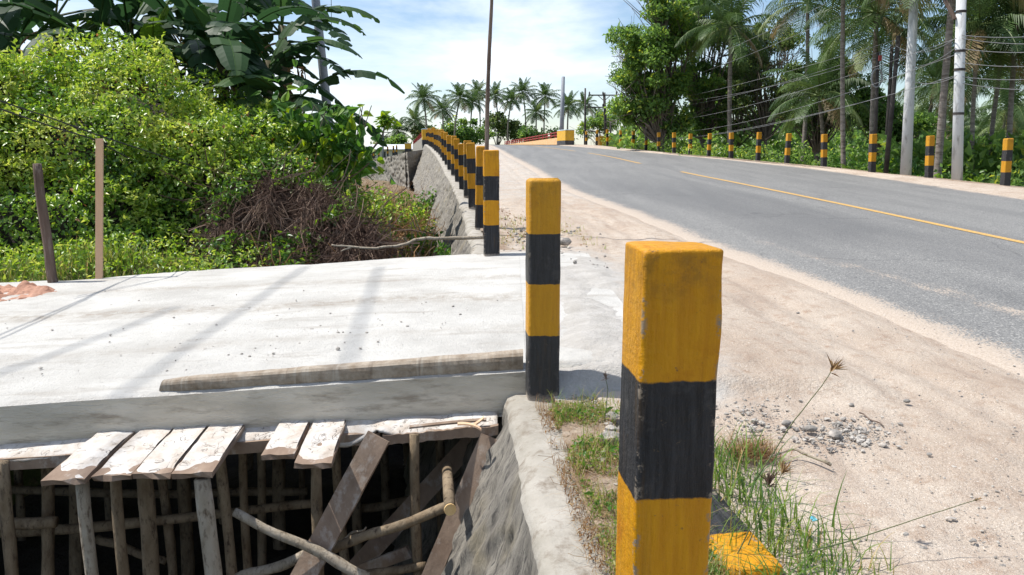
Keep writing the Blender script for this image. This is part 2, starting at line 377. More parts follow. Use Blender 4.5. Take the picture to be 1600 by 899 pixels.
bump(t, p, math_(t, 'SUBTRACT', noise(t, v, 30, 6, 0.7), ck), 0.8, 0.008)
M['cementplank'] = m
M['oldwood'] = rough_mat('dark weathered wood', (0.075, 0.05, 0.038), (0.17, 0.125, 0.10), 9, 0.9, 0.8, 50, 0.008, (1, 1, 0.15), (0.27, 0.23, 0.20), 14)
M['newwood'] = rough_mat('sawn pale wood', (0.52, 0.33, 0.20), (0.63, 0.43, 0.28), 8, 0.8, 0.3, 60, 0.003, (1, 1, 0.12))
M['cutwood'] = rough_mat('fresh cut end', (0.62, 0.40, 0.17), (0.70, 0.50, 0.25), 20)
m, t, p = newmat('palm log'); v = coords(t, (1, 1, 1)); vx = coords(t, (9, 0.6, 0.6))
col = mix(t, ramp(t, noise(t, v, 16, 6, 0.7), 0.35, 0.65), (0.21, 0.165, 0.12), (0.37, 0.32, 0.26))
col = mix(t, math_(t, 'MULTIPLY', ramp(t, noise(t, vx, 2.1, 4, 0.6), 0.60, 0.66), 0.5), col, (0.42, 0.38, 0.32))
col = mix(t, math_(t, 'MULTIPLY', ramp(t, noise(t, vx, 1.3, 4, 0.6), 0.60, 0.66), 0.4), col, (0.10, 0.07, 0.05))
t.links.new(col, p.inputs['Base Color']); p.inputs['Roughness'].default_value = 0.95
bump(t, p, noise(t, vx, 3, 6, 0.7), 0.7, 0.01)
M['log'] = m
M['trunk'] = rough_mat('palm trunk', (0.16, 0.135, 0.115), (0.27, 0.24, 0.21), 4, 0.9, 0.7, 9, 0.03, (0.6, 0.6, 3), (0.09, 0.075, 0.06), 5)
M['treebark'] = rough_mat('tree bark', (0.09, 0.075, 0.06), (0.18, 0.15, 0.12), 5, 0.95, 0.6, 20, 0.02, (1, 1, 0.4))
M['polecon'] = rough_mat('pole concrete', (0.55, 0.57, 0.58), (0.66, 0.67, 0.67), 2, 0.8, 0.3, 30, 0.005, (1, 1, 0.3), (0.30, 0.30, 0.29), 6)
M['polegrey'] = rough_mat('pole steel grey', (0.20, 0.22, 0.26), (0.30, 0.32, 0.35), 2, 0.6, 0.2, 30, 0.004)
M['darkpole'] = rough_mat('dark pole', (0.035, 0.03, 0.028), (0.08, 0.07, 0.065), 4, 0.8, 0.3, 30, 0.004)
M['wire'] = rough_mat('cable', (0.02, 0.02, 0.02), (0.03, 0.03, 0.03), 4, 0.6)
M['wirelight'] = rough_mat('aluminium conductor', (0.22, 0.23, 0.24), (0.30, 0.30, 0.31), 4, 0.5)
M['redpaint'] = rough_mat('red rail paint', (0.26, 0.03, 0.028), (0.34, 0.06, 0.05), 4, 0.6)
M['yellow'] = rough_mat('yellow parapet paint', (0.62, 0.33, 0.02), (0.72, 0.43, 0.05), 3, 0.6, 0.3, 30, 0.01, (1, 1, 1), (0.35, 0.22, 0.08), 6)
M['orangewall'] = rough_mat('faded orange parapet', (0.60, 0.36, 0.16), (0.68, 0.45, 0.24), 3, 0.7)
M['black'] = rough_mat('black parapet paint', (0.03, 0.03, 0.033), (0.07, 0.07, 0.075), 3, 0.6)
M['bluecap'] = rough_mat('pale blue cap', (0.45, 0.60, 0.70), (0.60, 0.70, 0.76), 3, 0.7)
M['redsoil'] = rough_mat('red soil', (0.36, 0.19, 0.13), (0.48, 0.28, 0.20), 5, 0.95, 0.8, 22, 0.03, (1, 1, 1), (0.24, 0.11, 0.07), 9)
M['roof'] = rough_mat('zinc roof', (0.55, 0.57, 0.60), (0.68, 0.69, 0.70), 2, 0.4)
M['cream'] = rough_mat('cream wall', (0.55, 0.50, 0.40), (0.62, 0.57, 0.46), 2, 0.8)
M['glass'] = rough_mat('dark window', (0.02, 0.025, 0.03), (0.04, 0.045, 0.05), 2, 0.2)
M['stone'] = rough_mat('grey stone', (0.17, 0.16, 0.145), (0.33, 0.305, 0.28), 14, 0.95, 0.6, 60, 0.006, (1, 1, 1), (0.52, 0.46, 0.40), 20)
M['mud'] = rough_mat('dark channel mud', (0.022, 0.018, 0.014), (0.045, 0.038, 0.03), 4, 0.9, 0.8, 12, 0.05)  # tone kept near black to deepen the dark under the slab
m, t, p = newmat('grassy ground'); v = coords(t)
col = mix(t, ramp(t, noise(t, v, 0.8, 7, 0.7), 0.38, 0.62), (0.045, 0.07, 0.018), (0.13, 0.14, 0.035))
col = mix(t, ramp(t, noise(t, v, 3.0, 6, 0.7), 0.55, 0.68), col, (0.20, 0.15, 0.085))
t.links.new(col, p.inputs['Base Color']); p.inputs['Roughness'].default_value = 0.95
bump(t, p, noise(t, v, 16, 6, 0.75), 0.9, 0.06)
M['ground'] = m
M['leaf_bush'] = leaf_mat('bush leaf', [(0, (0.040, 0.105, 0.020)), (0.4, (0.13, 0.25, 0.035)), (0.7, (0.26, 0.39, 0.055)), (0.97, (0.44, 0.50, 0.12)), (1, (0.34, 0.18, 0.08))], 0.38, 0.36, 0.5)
M['leaf_vine'] = leaf_mat('vine leaf', [(0, (0.04, 0.12, 0.025)), (0.7, (0.10, 0.22, 0.035)), (1, (0.25, 0.36, 0.03))], 0.42)
M['leaf_tree'] = leaf_mat('tree leaf', [(0, (0.055, 0.115, 0.035)), (0.5, (0.12, 0.22, 0.055)), (0.9, (0.22, 0.34, 0.07)), (1, (0.38, 0.42, 0.07))], 0.5)
M['leaf_pale'] = leaf_mat('pale tree leaf', [(0, (0.07, 0.12, 0.042)), (0.5, (0.14, 0.21, 0.07)), (1, (0.27, 0.28, 0.09))], 0.4)
M['leaf_palm'] = leaf_mat('palm frond', [(0, (0.028, 0.058, 0.020)), (0.6, (0.068, 0.122, 0.036)), (0.9, (0.17, 0.22, 0.07)), (1, (0.24, 0.18, 0.09))], 0.25, 0.5, 0.3)
M['leaf_banana'] = leaf_mat('banana leaf', [(0, (0.014, 0.038, 0.016)), (0.6, (0.028, 0.068, 0.026)), (0.9, (0.07, 0.14, 0.035)), (1, (0.24, 0.15, 0.06))], 0.38, 0.5, 0.25)
M['leaf_light'] = leaf_mat('light banana leaf', [(0, (0.05, 0.12, 0.02)), (1, (0.14, 0.23, 0.03))], 0.4)
M['grass'] = leaf_mat('grass blade', [(0, (0.05, 0.11, 0.025)), (0.6, (0.17, 0.27, 0.04)), (0.8, (0.28, 0.28, 0.07)), (1, (0.40, 0.30, 0.15))], 0.4)
M['dry'] = leaf_mat('dry stems', [(0, (0.045, 0.028, 0.022)), (0.6, (0.11, 0.072, 0.055)), (1, (0.26, 0.19, 0.145))], 0.1, 0.8, 0.1)
M['drylitter'] = leaf_mat('dry leaf litter', [(0, (0.14, 0.07, 0.03)), (0.6, (0.28, 0.17, 0.08)), (1, (0.42, 0.32, 0.18))], 0.2, 0.8, 0.1)
M['stemgreen'] = rough_mat('green stem', (0.07, 0.10, 0.04), (0.14, 0.15, 0.07), 4, 0.7)
M['bananastem'] = rough_mat('banana stem', (0.06, 0.07, 0.035), (0.16, 0.13, 0.07), 4, 0.7, 0.4, 20, 0.01, (1, 1, 0.3))
M['bluescrap'] = rough_mat('blue plastic', (0.10, 0.45, 0.62), (0.2, 0.55, 0.7), 4, 0.4)

# ------------------------------------------------------------------ lie of the land
def smooth_interp(keys, lo=-30, hi=150, win=4.0):
    ys = np.arange(lo, hi, 0.25); k = np.array(keys)
    z = np.interp(ys, k[:, 0], k[:, 1])
    n = int(win / 0.25) | 1; pad = n // 2
    zp = np.concatenate([2 * z[0] - z[pad:0:-1], z, 2 * z[-1] - z[-2:-pad - 2:-1]])
    ker = np.hanning(n + 2)[1:-1]; ker /= ker.sum()
    return ys, np.convolve(zp, ker, 'valid')
zl = smooth_interp([(-30, -0.60), (0, 0.23), (3.75, 0.345), (7.9, 0.485), (13, 0.62), (18, 0.73), (22.4, 0.88), (28.8, 1.19), (34, 1.42), (44, 1.80), (54, 2.08), (62, 2.15), (150, 2.15)])
rp = [(1570, 292), (1451, 279), (1362, 271), (1287, 261.5), (1229, 257.5), (1184, 252.6), (1142, 248.6), (1107, 246), (1078, 243.6), (1053, 240.6), (1029, 238), (1009, 236), (989, 233.4), (969, 231.5), (949, 229), (932, 227.8), (916, 227)]
RP = []
for px, py in rp:
    Y = 17.8 * (1 / (px - 640)) / 0.001075
    RP.append(W(px, py, Y))
RP = np.array(RP)
zr = smooth_interp([(-30, -0.9), (0, 0.17)] + [(q[1], q[2]) for q in RP] + [(66, 2.15), (150, 2.15)], win=6)
zll = smooth_interp([(-30, 3.0), (1.56, 0.33), (3.72, 0.15), (7.9, -0.21), (10.8, -0.45), (13.3, -0.66), (15.7, -0.88), (18, -1.12), (20.4, -1.38), (22.8, -1.66), (28.8, -2.38), (34, -3.0), (54, -5.6), (57, -6.0), (120, -14.5), (150, -18.5)], win=3)
rll = smooth_interp([(-30, 17.2), (10, 12.0)] + [(q[1], q[0]) for q in RP] + [(120, -4.0), (150, -8)], win=6)
def ZL(Y): return np.interp(Y, *zl)
def ZR(Y): return np.interp(Y, *zr)
def LX(Y): return np.interp(Y, *zll)
def RX(Y): return np.interp(Y, *rll)
def ZS(X, Y):
    t = np.clip((X - LX(Y)) / (RX(Y) - LX(Y)), -0.05, 1.05)
    return ZL(Y) * (1 - t) + ZR(Y) * t
# asphalt edges and centre from sight lines on that surface
def onroad(px, py):
    lo, hi = 1.0, 60.0
    for Y in np.arange(2, 60, 0.05):
        q = W(px, py, Y)
        if q[2] <= ZS(q[0], Y): return q
    return W(px, py, 52)
EL = [onroad(*a) for a in [(1600, 570), (1440, 505), (1290, 443), (1130, 390), (1000, 335), (900, 300), (840, 266), (800, 245)]]
elk = [(-30, EL[0][0] + 4.2)] + [(q[1], q[0]) for q in EL] + [(54, -1.4), (62, -2.2), (120, -9.6), (150, -13.5)]
ER = [onroad(*a) for a in [(1600, 312), (1440, 288), (1300, 268), (1160, 252.5), (1050, 242)]]
erk = [(-30, 14.0), (6, 9.6)] + [(q[1], q[0]) for q in ER] + [(54, 3.6), (62, 2.6), (120, -5.0), (150, -9)]
CL = [onroad(*a) for a in [(1600, 381), (1350, 327), (1200, 296), (1065, 269), (1000, 256), (930, 241)]]
clk = [(-30, 8.4)] + [(q[1], q[0]) for q in CL] + [(54, 1.2), (62, 0.3), (120, -7.2), (150, -11)]
els = smooth_interp(elk, win=3); ers = smooth_interp(erk, win=6); cls = smooth_interp(clk, win=6)
def ELX(Y): return np.interp(Y, *els)
def ERX(Y): return np.interp(Y, *ers)
def CLX(Y): return np.interp(Y, *cls)
print('EL', [q.round(2).tolist() for q in EL]); print('ER', [q.round(2).tolist() for q in ER]); print('CL', [q.round(2).tolist() for q in CL]); print('RP', RP.round(2).tolist())
def slabz(X, Y): return 0.46 + 0.04 * np.minimum(X, 0.4) + 0.011 * (Y - 3.7)

# ------------------------------------------------------------------ ground sheet
def bank_x(Y): return np.interp(Y, [-40, 7.6, 9.2, 14, 30, 55, 80], [-4.4, -4.4, -2.9, -3.2, -6.0, -10.0, -13])
def G(X, Y):
    left = 0.22 + 0.04 * np.clip(X + 4, -3, 0)
    z = np.where(X < bank_x(Y), left, -1.4)
    d = (bank_x(Y) - X); z = -1.4 + (left + 1.4) * np.clip(0.5 + d / 1.2, 0, 1)
    z = np.where(Y > 40, z - np.clip((Y - 40) / 15, 0, 1) * np.clip(z + 1.6, 0, 3), z)
    rgt = X > (LX(Y) + RX(Y)) / 2
    z = np.where(rgt, -0.9, z)
    return z + fbm(X * 0.7, Y * 0.7, 0, 4, 3) * 0.25
u = np.concatenate([-np.geomspace(2500, 14, 40), np.linspace(-13, 14, 150), np.geomspace(15, 2500, 40)])
v_ = np.concatenate([-np.geomspace(600, 6, 12), np.linspace(-4, 24, 130), np.geomspace(25, 2500, 60)])
X, Y = np.meshgrid(u, v_, indexing='ij')
struct(grid('ground', X, Y, G(X, Y), M['ground']))

# road body: sand verge, asphalt, far verge
ys = np.concatenate([np.linspace(-6, 0.8, 14), np.geomspace(0.9, 62, 420), np.linspace(63, 120, 30)])
tt = np.linspace(0, 1, 90)
YY = np.repeat(ys[:, None], len(tt), 1)
x0 = LX(ys) - 0.01 + 0.05 * np.clip((ys - 2.9) / 0.6, 0, 1) + fbm(ys * 2.5, ys * 0, 0, 4, 33) * 0.14; x1 = ELX(ys) + 0.5
XX = x0[:, None] + (x1 - x0)[:, None] * tt[None, :]
ZZ = ZS(XX, YY)
lift = np.clip((YY - 3.66) / 0.12, 0, 1) * np.clip((8.6 - YY) / 1.2, 0, 1)
ZZ = ZZ + lift * np.clip((1.9 - XX) / 1.5, 0, 1) * (slabz(XX, YY) + 0.004 - ZZ)
edge = np.clip((ELX(YY) + 0.0 - XX) / 0.35, 0, 1)
near = np.clip(1.3 - YY / 40, 0.15, 1)
bumpz = fbm(XX * 1.6, YY * 1.6, 0, 5, 11) * 0.07 + fbm(XX * 7, YY * 7, 0, 5, 21) * 0.030
for off_, dp_ in ((0.75, 0.02), (0.98, 0.014), (2.05, 0.016)):
    bumpz = bumpz - dp_ * np.exp(-((ELX(YY) - XX - off_ - 0.12 * fbm(YY * 0.5, YY * 0, 0, 2, int(off_ * 10))) / 0.09) ** 2) * (0.6 + 0.8 * vnoise(XX * 9, YY * 22, 0, 4))
fade = np.clip((XX - x0[:, None]) / 0.4, 0.25, 1)
ZZ = ZZ + 0.022 * edge + bumpz * fade * edge * near - 0.05 * (1 - edge)
inslab = lift * np.clip((0.55 + fbm(XX * 2, YY * 2, 0, 4, 5) * 0.7 - XX) / 0.3, 0, 1)
ZZ = ZZ - inslab * 0.04
cem = np.exp(-((np.clip(XX - 0.35, 0, 9)) / 0.85) ** 2) * np.clip((YY - 2.9) / 0.8, 0, 1) * np.clip((9.4 - YY) / 2.2, 0, 1) * 0.95
cem = np.maximum(cem, 0.50 * np.clip((YY - 8) / 8, 0, 1))
soil = np.clip(1 - (XX - LX(YY)) / 0.62, 0, 1) * np.where((YY < 3.6) | (YY > 8.3), 1, 0) * 0.9
struct(grid('sand_verge', XX, YY, ZZ, M['sand'], {'cem': cem, 'soil': soil}))

tt = np.linspace(0, 1, 60)
ysr = np.concatenate([np.linspace(-6, 2, 10), np.geomspace(2.2, 62, 220), np.linspace(63, 120, 30)])
YY = np.repeat(ysr[:, None], 60, 1)
x0 = ELX(ysr) - 0.6; x1 = ERX(ysr) + 0.3
XX = x0[:, None] + (x1 - x0)[:, None] * tt[None, :]
ed = 1 - np.clip((XX - ELX(YY) + 0.05) / 0.38, -0.2, 1)
ed = np.maximum(ed * 0.95, 0.56 * np.exp(-((XX - ELX(YY) - 0.62 - 0.3 * np.clip((9 - YY) / 5, 0, 1)) / 0.17) ** 2) * np.clip((12 - YY) / 5, 0, 1))
ed = np.maximum(ed, 0.8 * (1 - np.clip((ERX(YY) - XX) / 0.4, -0.2, 1)))
patch = np.clip((fbm(XX * 0.45, YY * 0.13, 0, 3, 77) + 0.02) * 9, 0, 1) * np.clip((24 - YY) / 8, 0, 1) * np.clip((XX - ELX(YY) - 0.7) / 0.2, 0, 1) * np.clip((CLX(YY) - 0.7 - XX) / 0.2, 0, 1)
struct(grid('road', XX, YY, ZS(XX, YY) + 0.004 - 0.15 * np.clip((ELX(YY) - 0.12 - XX) / 0.25, 0, 1), M['asphalt'], {'edge': ed, 'patch': patch}))
# right verge and embankment slope
ysv = np.concatenate([np.linspace(-6, 8, 10), np.geomspace(9, 66, 140), np.linspace(68, 120, 20)])
cols = [-0.25, 0.0, 0.25, 0.6, 1.0]
x0 = ERX(ysv); x1 = RX(ysv)
parts = [x0 - 0.3, x0 + 0.05, x0 + 0.3] + [x0 + (x1 - x0) * k for k in (0.4, 0.6, 0.8, 1.0)] + [x1 + 0.35, x1 + 0.8, x1 + 2.0, x1 + 3.6, x1 + 6]
XX = np.stack(parts, 1); YY = np.repeat(ysv[:, None], XX.shape[1], 1)
zed = ZS(XX, YY) + np.array([-0.03, 0.012, 0.03, 0.05, 0.055, 0.04, 0.02, 0.0, -0.12, -0.8, -1.7, -2.6])[None, :]
struct(grid('far_verge', XX, YY, zed + fbm(XX * 2, YY * 2, 0, 3, 9) * 0.03, M['sand'], {'cem': XX * 0 + 0.2, 'soil': np.clip((XX - RX(YY) + 0.8) / 0.8, 0, 1) * 0.95}))
# centre line, painted in dashes
def dash(y0, y1, name):
    yy = np.linspace(y0, y1, 40)
    X = np.stack([CLX(yy) - 0.06, CLX(yy) + 0.06], 1); Y = np.repeat(yy[:, None], 2, 1)
    struct(grid(name, X, Y, ZS(X, Y) + 0.009, M['line']))
dash(-5, CL[3][1], 'road_marking'); dash(CL[4][1], CL[4][1] + 11, 'road_marking'); dash(CL[4][1] + 13.5, 62, 'road_marking')

# ------------------------------------------------------------------ retaining wall along the road
yw = np.concatenate([np.linspace(0.1, 1.5, 20), np.linspace(1.515, 3.9, 170), np.linspace(3.95, 8, 60), np.geomspace(8.04, 56, 330)])
prof = [(0.30, -0.12), (0.22, -0.08), (0.12, -0.04), (0.03, -0.004), (-0.12, 0.008), (-0.165, -0.012), (-0.19, -0.05)]
nf = 84
for k in range(1, nf + 1): prof.append((-0.19 - 0.42 * (k / nf) * 2.1, -0.05 - (k / nf) * 2.1))
prof = np.array(prof)
XX = LX(yw)[:, None] + prof[None, :, 0]; YY = np.repeat(yw[:, None], len(prof), 1)
ZZ = ZL(yw)[:, None] + prof[None, :, 1]
dep = np.clip(-prof[None, :, 1] * 4, 0, 1)
st = fbm(YY * 3.2 + ZZ * 1.5, ZZ * 1.2, 0, 4, 31)
uu = YY * 1.0 + ZZ * 0.55; vv = ZZ - YY * 0.35
rid = 1 - np.abs(fbm(uu * 4.2, vv * 1.6, 0, 3, 31)) * 5
rid2 = 1 - np.abs(fbm(uu * 11, vv * 4, 0, 3, 37)) * 5
XX = XX + dep * (st * 0.22 + np.clip(rid, -0.5, 1) * 0.055 * np.clip(fbm(uu, vv, 0, 2, 5) * 4 + 0.6, 0, 1) + np.clip(rid2, -1, 1) * 0.012 + fbm(YY * 24, ZZ * 24, 0, 3, 8) * 0.025)
topm = 1 - np.clip(-prof[None, :, 1] * 8, 0, 1)
XX = XX + topm * (fbm(YY * 2.2, YY * 0, 0, 3, 4) * 0.10) * (prof[None, :, 0] < -0.05)
ZZ = ZZ + topm * (fbm(XX * 3, YY * 3, 0, 4, 66) * 0.035 + fbm(XX * 16, YY * 16, 0, 4, 67) * 0.010)
dip = np.clip((yw - 3.74) / 0.08, 0, 1) * np.clip((8.0 - yw) / 0.08, 0, 1)
ZZ = ZZ - dip[:, None] * 0.09 * topm
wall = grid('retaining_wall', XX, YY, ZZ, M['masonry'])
wall.data.materials.append(M['cap'])
mi = np.zeros((len(yw) - 1, len(prof) - 1), dtype=np.int32); mi[:, :6] = 1
wall.data.polygons.foreach_set('material_index', mi.reshape(-1))
tag(wall, 'battered grey stone retaining wall with smooth cement cap carrying the roadside posts', 'wall')

# ------------------------------------------------------------------ new concrete slab bridge
def yfront(X): return 3.76 + 0.10 * np.minimum(X, 0.07)
def yback(X): return 8.12 + 0.17 * X
mb = MB()
xs = np.concatenate([np.linspace(-7.5, 0.07, 130)]); nn = 90
XX = np.repeat(xs[:, None], nn, 1); k = np.linspace(0, 1, nn)[None, :]
YY = yfront(XX) + (yback(XX) + fbm(XX * 1.5, XX * 0, 0, 4, 12) * 0.25 - yfront(XX)) * k
XX = np.where(XX > 0.02, XX, XX)
ZZ = slabz(XX, YY) + fbm(XX * 1.2, YY * 1.2, 0, 5, 40) * 0.03 + fbm(XX * 8, YY * 8, 0, 3, 41) * 0.008
frontdrop = 1 - np.clip((YY - yfront(XX)) / 0.03, 0, 1); ZZ = ZZ - frontdrop * (0.004 + 0.02 * vnoise(XX * 7, 0, 0, 3) + 0.02 * vnoise(XX * 30, 0, 0, 3))
bandx = np.exp(-((YY - 6.55 - 0.35 * fbm(XX * 0.8, YY * 0, 0, 3, 9)) / 0.10) ** 2) * 0.6 + np.exp(-((YY - 4.75 - 0.12 * XX) / 0.07) ** 2) * 0.35
band = bandx + np.exp(-((YY - 5.7 - 0.2 * XX * 0 - 0.25 * fbm(XX * 1.1, YY * 0, 0, 3, 8)) / 0.16) ** 2) * 0.8
slab = empty('slab_bridge', (0, 0, 0))
tag(slab, 'freshly poured pale concrete slab bridge over the channel beside the road', 'slab bridge')
grid('deck', XX, YY, ZZ, M['cemtop'], {'band': band}, parent=slab)
# extension of the deck behind the second post
xs2 = np.linspace(0.071, 0.75, 16); XX2 = np.repeat(xs2[:, None], 60, 1); k2 = np.linspace(0, 1, 60)[None, :]
YY2 = 3.84 + (8.1 - 3.84) * k2 + XX2 * 0
ZZ2 = slabz(XX2, YY2) + fbm(XX2 * 1.2, YY2 * 1.2, 0, 5, 40) * 0.03 + fbm(XX2 * 8, YY2 * 8, 0, 3, 41) * 0.008
YY2[:, 0] -= 0.012; ZZ2[:, 0] -= 0.16; YY2[:, 1] = YY2[:, 0] + 0.008
grid('deck', XX2, YY2, ZZ2, M['cemtop'], {'band': XX2 * 0}, parent=slab)
# fascia and underside
xf = np.linspace(-7.5, 0.10, 160); zz = np.linspace(0, 1, 14)
XX = np.repeat(xf[:, None], 14, 1)
top = slabz(XX, yfront(XX)) - 0.008
ZZ = top - zz[None, :] * 0.215
YY = yfront(XX) - 0.004 + fbm(XX * 2.5, ZZ * 2.5, 0, 5, 50) * 0.02 + 0.015 * zz[None, :] ** 6
grid('fascia', XX, YY, ZZ, M['concrete'], parent=slab)
mb = MB()
mb.add([(-7.5, yfront(-7.5), slabz(-7.5, 3.2) - .222), (0.4, 3.78, slabz(.4, 3.8) - .222), (0.4, 8.1, slabz(.4, 8.1) - .222), (-7.5, 6.9, slabz(-7.5, 7) - .222),
        (-7.5, 6.9, slabz(-7.5, 7) - .01), (0.4, 8.12, slabz(.4, 8.1) - .012)], [(0, 1, 2, 3), (3, 2, 5, 4)])
mb.build('underside', M['concrete'], slab)

X, Y = np.meshgrid(np.linspace(-6.5, -0.3, 60), np.linspace(0.2, 8.2, 60), indexing='ij')
struct(grid('channel_shade_bed', X, Y, -1.22 + fbm(X * 2, Y * 2, 0, 4, 16) * 0.25 + 1.3 * np.clip((-4.9 - X) / 1.4, 0, 1), M['mud']))  # extra dark sheet added to cut bounced light under the slab
# loose mud wall and channel back: earth banks under the deck, raised to shut light out
X, Y = np.meshgrid(np.linspace(-5.2, 0.4, 40), np.linspace(7.2, 8.3, 10), indexing='ij')
kk = (Y - 7.2) / 1.1
Zb = -1.45 + kk * (1.45 + slabz(X, Y) - 0.35)
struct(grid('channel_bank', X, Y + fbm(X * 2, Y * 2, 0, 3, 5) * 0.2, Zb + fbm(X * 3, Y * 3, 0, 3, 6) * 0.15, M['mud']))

# ------------------------------------------------------------------ striped posts
def post_mesh(name, seed, round_=0.012, h=1.04, wd=0.15):
    rs = np.random.default_rng(seed)
    nz = 60; per = []
    n = 7; hw = wd / 2
    r = round_ / hw; c = np.array([-1, -1 + r * 0.45, -1 + r, -0.33, 0.33, 1 - r, 1 - r * 0.45, 1]); n = 8
    ring = [(x, -1) for x in c] + [(1, y) for y in c[1:]] + [(x, 1) for x in c[::-1][1:]] + [(-1, y) for y in c[::-1][1:-1]]
    ring = np.array(ring, float); m_ = len(ring)
    # round the plan corners
    q = np.clip(np.abs(ring), 0, 1 - r); dd = np.abs(ring) - q
    L = np.linalg.norm(dd, axis=1); L[L == 0] = 1
    cor = (np.abs(ring) > 1 - r + 1e-6).all(1)
    rg = np.where(cor[:, None], np.sign(ring) * (q + dd / L[:, None] * r), ring) * hw
    zs = list(np.linspace(-0.25, h - round_, nz)); sc = [1.0] * nz
    for a in (30, 60, 80): zs.append(h - round_ + round_ * math.sin(R(a))); sc.append(1 - (round_ / hw) * (1 - math.cos(R(a))))
    zs.append(h + 0.002); sc.append(0.82)
    V = []
    for z, s in zip(zs, sc):
        ring_ = rg * s
        dx = fbm(ring_[:, 0] * 14, ring_[:, 1] * 14, z * 10, 3, seed) * 0.010
        cc = ring_ * (1 + dx[:, None] * 1.0 / hw * 0.6)
        chipg = np.clip(fbm(ring_[:, 0] * 9 + 5, ring_[:, 1] * 9, z * 9, 4, seed + 9) - 0.12, 0, 1) * cor * 0.35; cc = cc * (1 - chipg[:, None])
        lean = 0.004 * (1 - z)
        V.append(np.column_stack([cc[:, 0], cc[:, 1], np.full(m_, z) + fbm(ring_[:, 0] * 20, ring_[:, 1] * 20, z * 0, 2, seed + 3) * (0.008 if z > h - 0.05 else 0)]))
    V = np.concatenate(V); Fq = []
    K = len(zs)
    for i in range(K - 1):
        for k in range(m_): Fq.append((i * m_ + k, i * m_ + (k + 1) % m_, (i + 1) * m_ + (k + 1) % m_, (i + 1) * m_ + k))
    V = np.vstack([V, [[0, 0, h + 0.003]]])
    for k in range(m_): Fq.append(((K - 1) * m_ + k, (K - 1) * m_ + (k + 1) % m_, K * m_))
    mb = MB(); mb.add(V, Fq); o = mb.build(name, M['post'], None, smooth=True)
    o.data.name = 'post mesh'
    return o
protos = [post_mesh('striped_post', 3 + i, (0.0065, 0.016, 0.008, 0.010)[i]) for i in range(4)]
used = [False] * 4
def post(x, y, z, pi, label, group, rz=0.0, lean=(0, 0), s=(1, 1, 1)):
    o = protos[pi]
    if used[pi]: o = o.copy(); C.objects.link(o)
    used[pi] = True
    o.location = (x, y, z); o.rotation_euler = (lean[0], lean[1], rz); o.scale = s
    return tag(o, label, 'bollard', group)
ORD = ['', 'first', 'second', 'third', 'fourth', 'fifth', 'sixth', 'seventh', 'eighth', 'ninth', 'tenth', 'eleventh', 'twelfth', 'thirteenth', 'fourteenth', 'fifteenth', 'sixteenth', 'seventeenth', 'eighteenth', 'nineteenth', 'twentieth', 'twenty-first', 'twenty-second']
gl = 'striped posts on the wall at the left of the road'
def lp(Y): return float(LX(Y)), Y, float(ZL(Y))
q = W(1066, 600, 1.60)
post(0.302, 1.53, 0.285, 0, 'closest and largest yellow and black post, filling the foreground on the right', gl, rz=0.10, lean=(0, R(0.4)), s=(1.02, 1.02, 1.0))
post(0.145, 3.72, 0.345, 1, 'second closest striped post with rounded top, standing at the corner of the slab', gl, rz=0.075)
post(-0.205, 7.92, 0.49, 2, 'third closest striped post, just beyond the far edge of the pale slab', gl, rz=0.10)
yl = [10.2, 12.9, 15.3, 17.7, 20.1, 22.5, 24.9, 27.3, 29.7, 32.1, 34.5, 37.0, 39.5, 42.0, 44.6, 47.2, 49.8, 52.4, 55.0]
for i, Y in enumerate(yl):
    x, y, z = lp(Y)
    n = i + 4
    lab = 'yellow and black post on the wall, %s in the left row counting from the camera' % ORD[n]
    if i == 0: lab = 'striped post half hidden behind the tall bare wooden pole, fourth in the left row'
    if i == len(yl) - 1: lab = 'smallest striped post of the left row, beside the start of the bridge railing'
    o = post(x, y, z + random.uniform(-0.02, 0.02), random.randrange(4), lab, gl, rz=0.11 + random.uniform(-0.04, 0.04), lean=(R(random.uniform(-2, 2)), R(random.uniform(-2, 2))), s=(random.uniform(0.93, 1.06),) * 2 + (random.uniform(0.95, 1.05),))
gr = 'striped posts along the far side of the road'
for i, q in enumerate(RP):
    n = i + 1
    lab = 'small striped post across the road, %s in the far row counting from the right' % ORD[n]
    if i == 0: lab = 'rightmost striped post across the road, tallest of the far row'
    if i == 1: lab = 'striped post across the road between the two pale concrete poles'
    if i == 16: lab = 'tiny striped post nearest the yellow bridge end block, last of the far row'
    post(q[0], q[1], q[2] - 0.0, random.randrange(4), lab, gr, rz=0.12 + random.uniform(-0.05, 0.05), lean=(R(random.uniform(-2, 2)), R(random.uniform(-2.2, 2.2))), s=(random.uniform(0.95, 1.08),) * 2 + (random.uniform(0.96, 1.05),))

# fallen striped stub beside the closest post
fs = post_mesh('fallen_post', 40, 0.014, 0.95, 0.17)
fs.data.materials[0] = M['post']
fs.location = (0.545, 3.02, 0.31); fs.rotation_euler = (R(92), 0, R(7)); 
fs.scale = (1, 1, 1.3); fs.location = (0.517, 3.34, 0.29); fs.rotation_euler = (R(92), 0, R(8.5))
tag(fs, 'broken striped concrete post lying in the grass behind the closest post', 'fallen post')

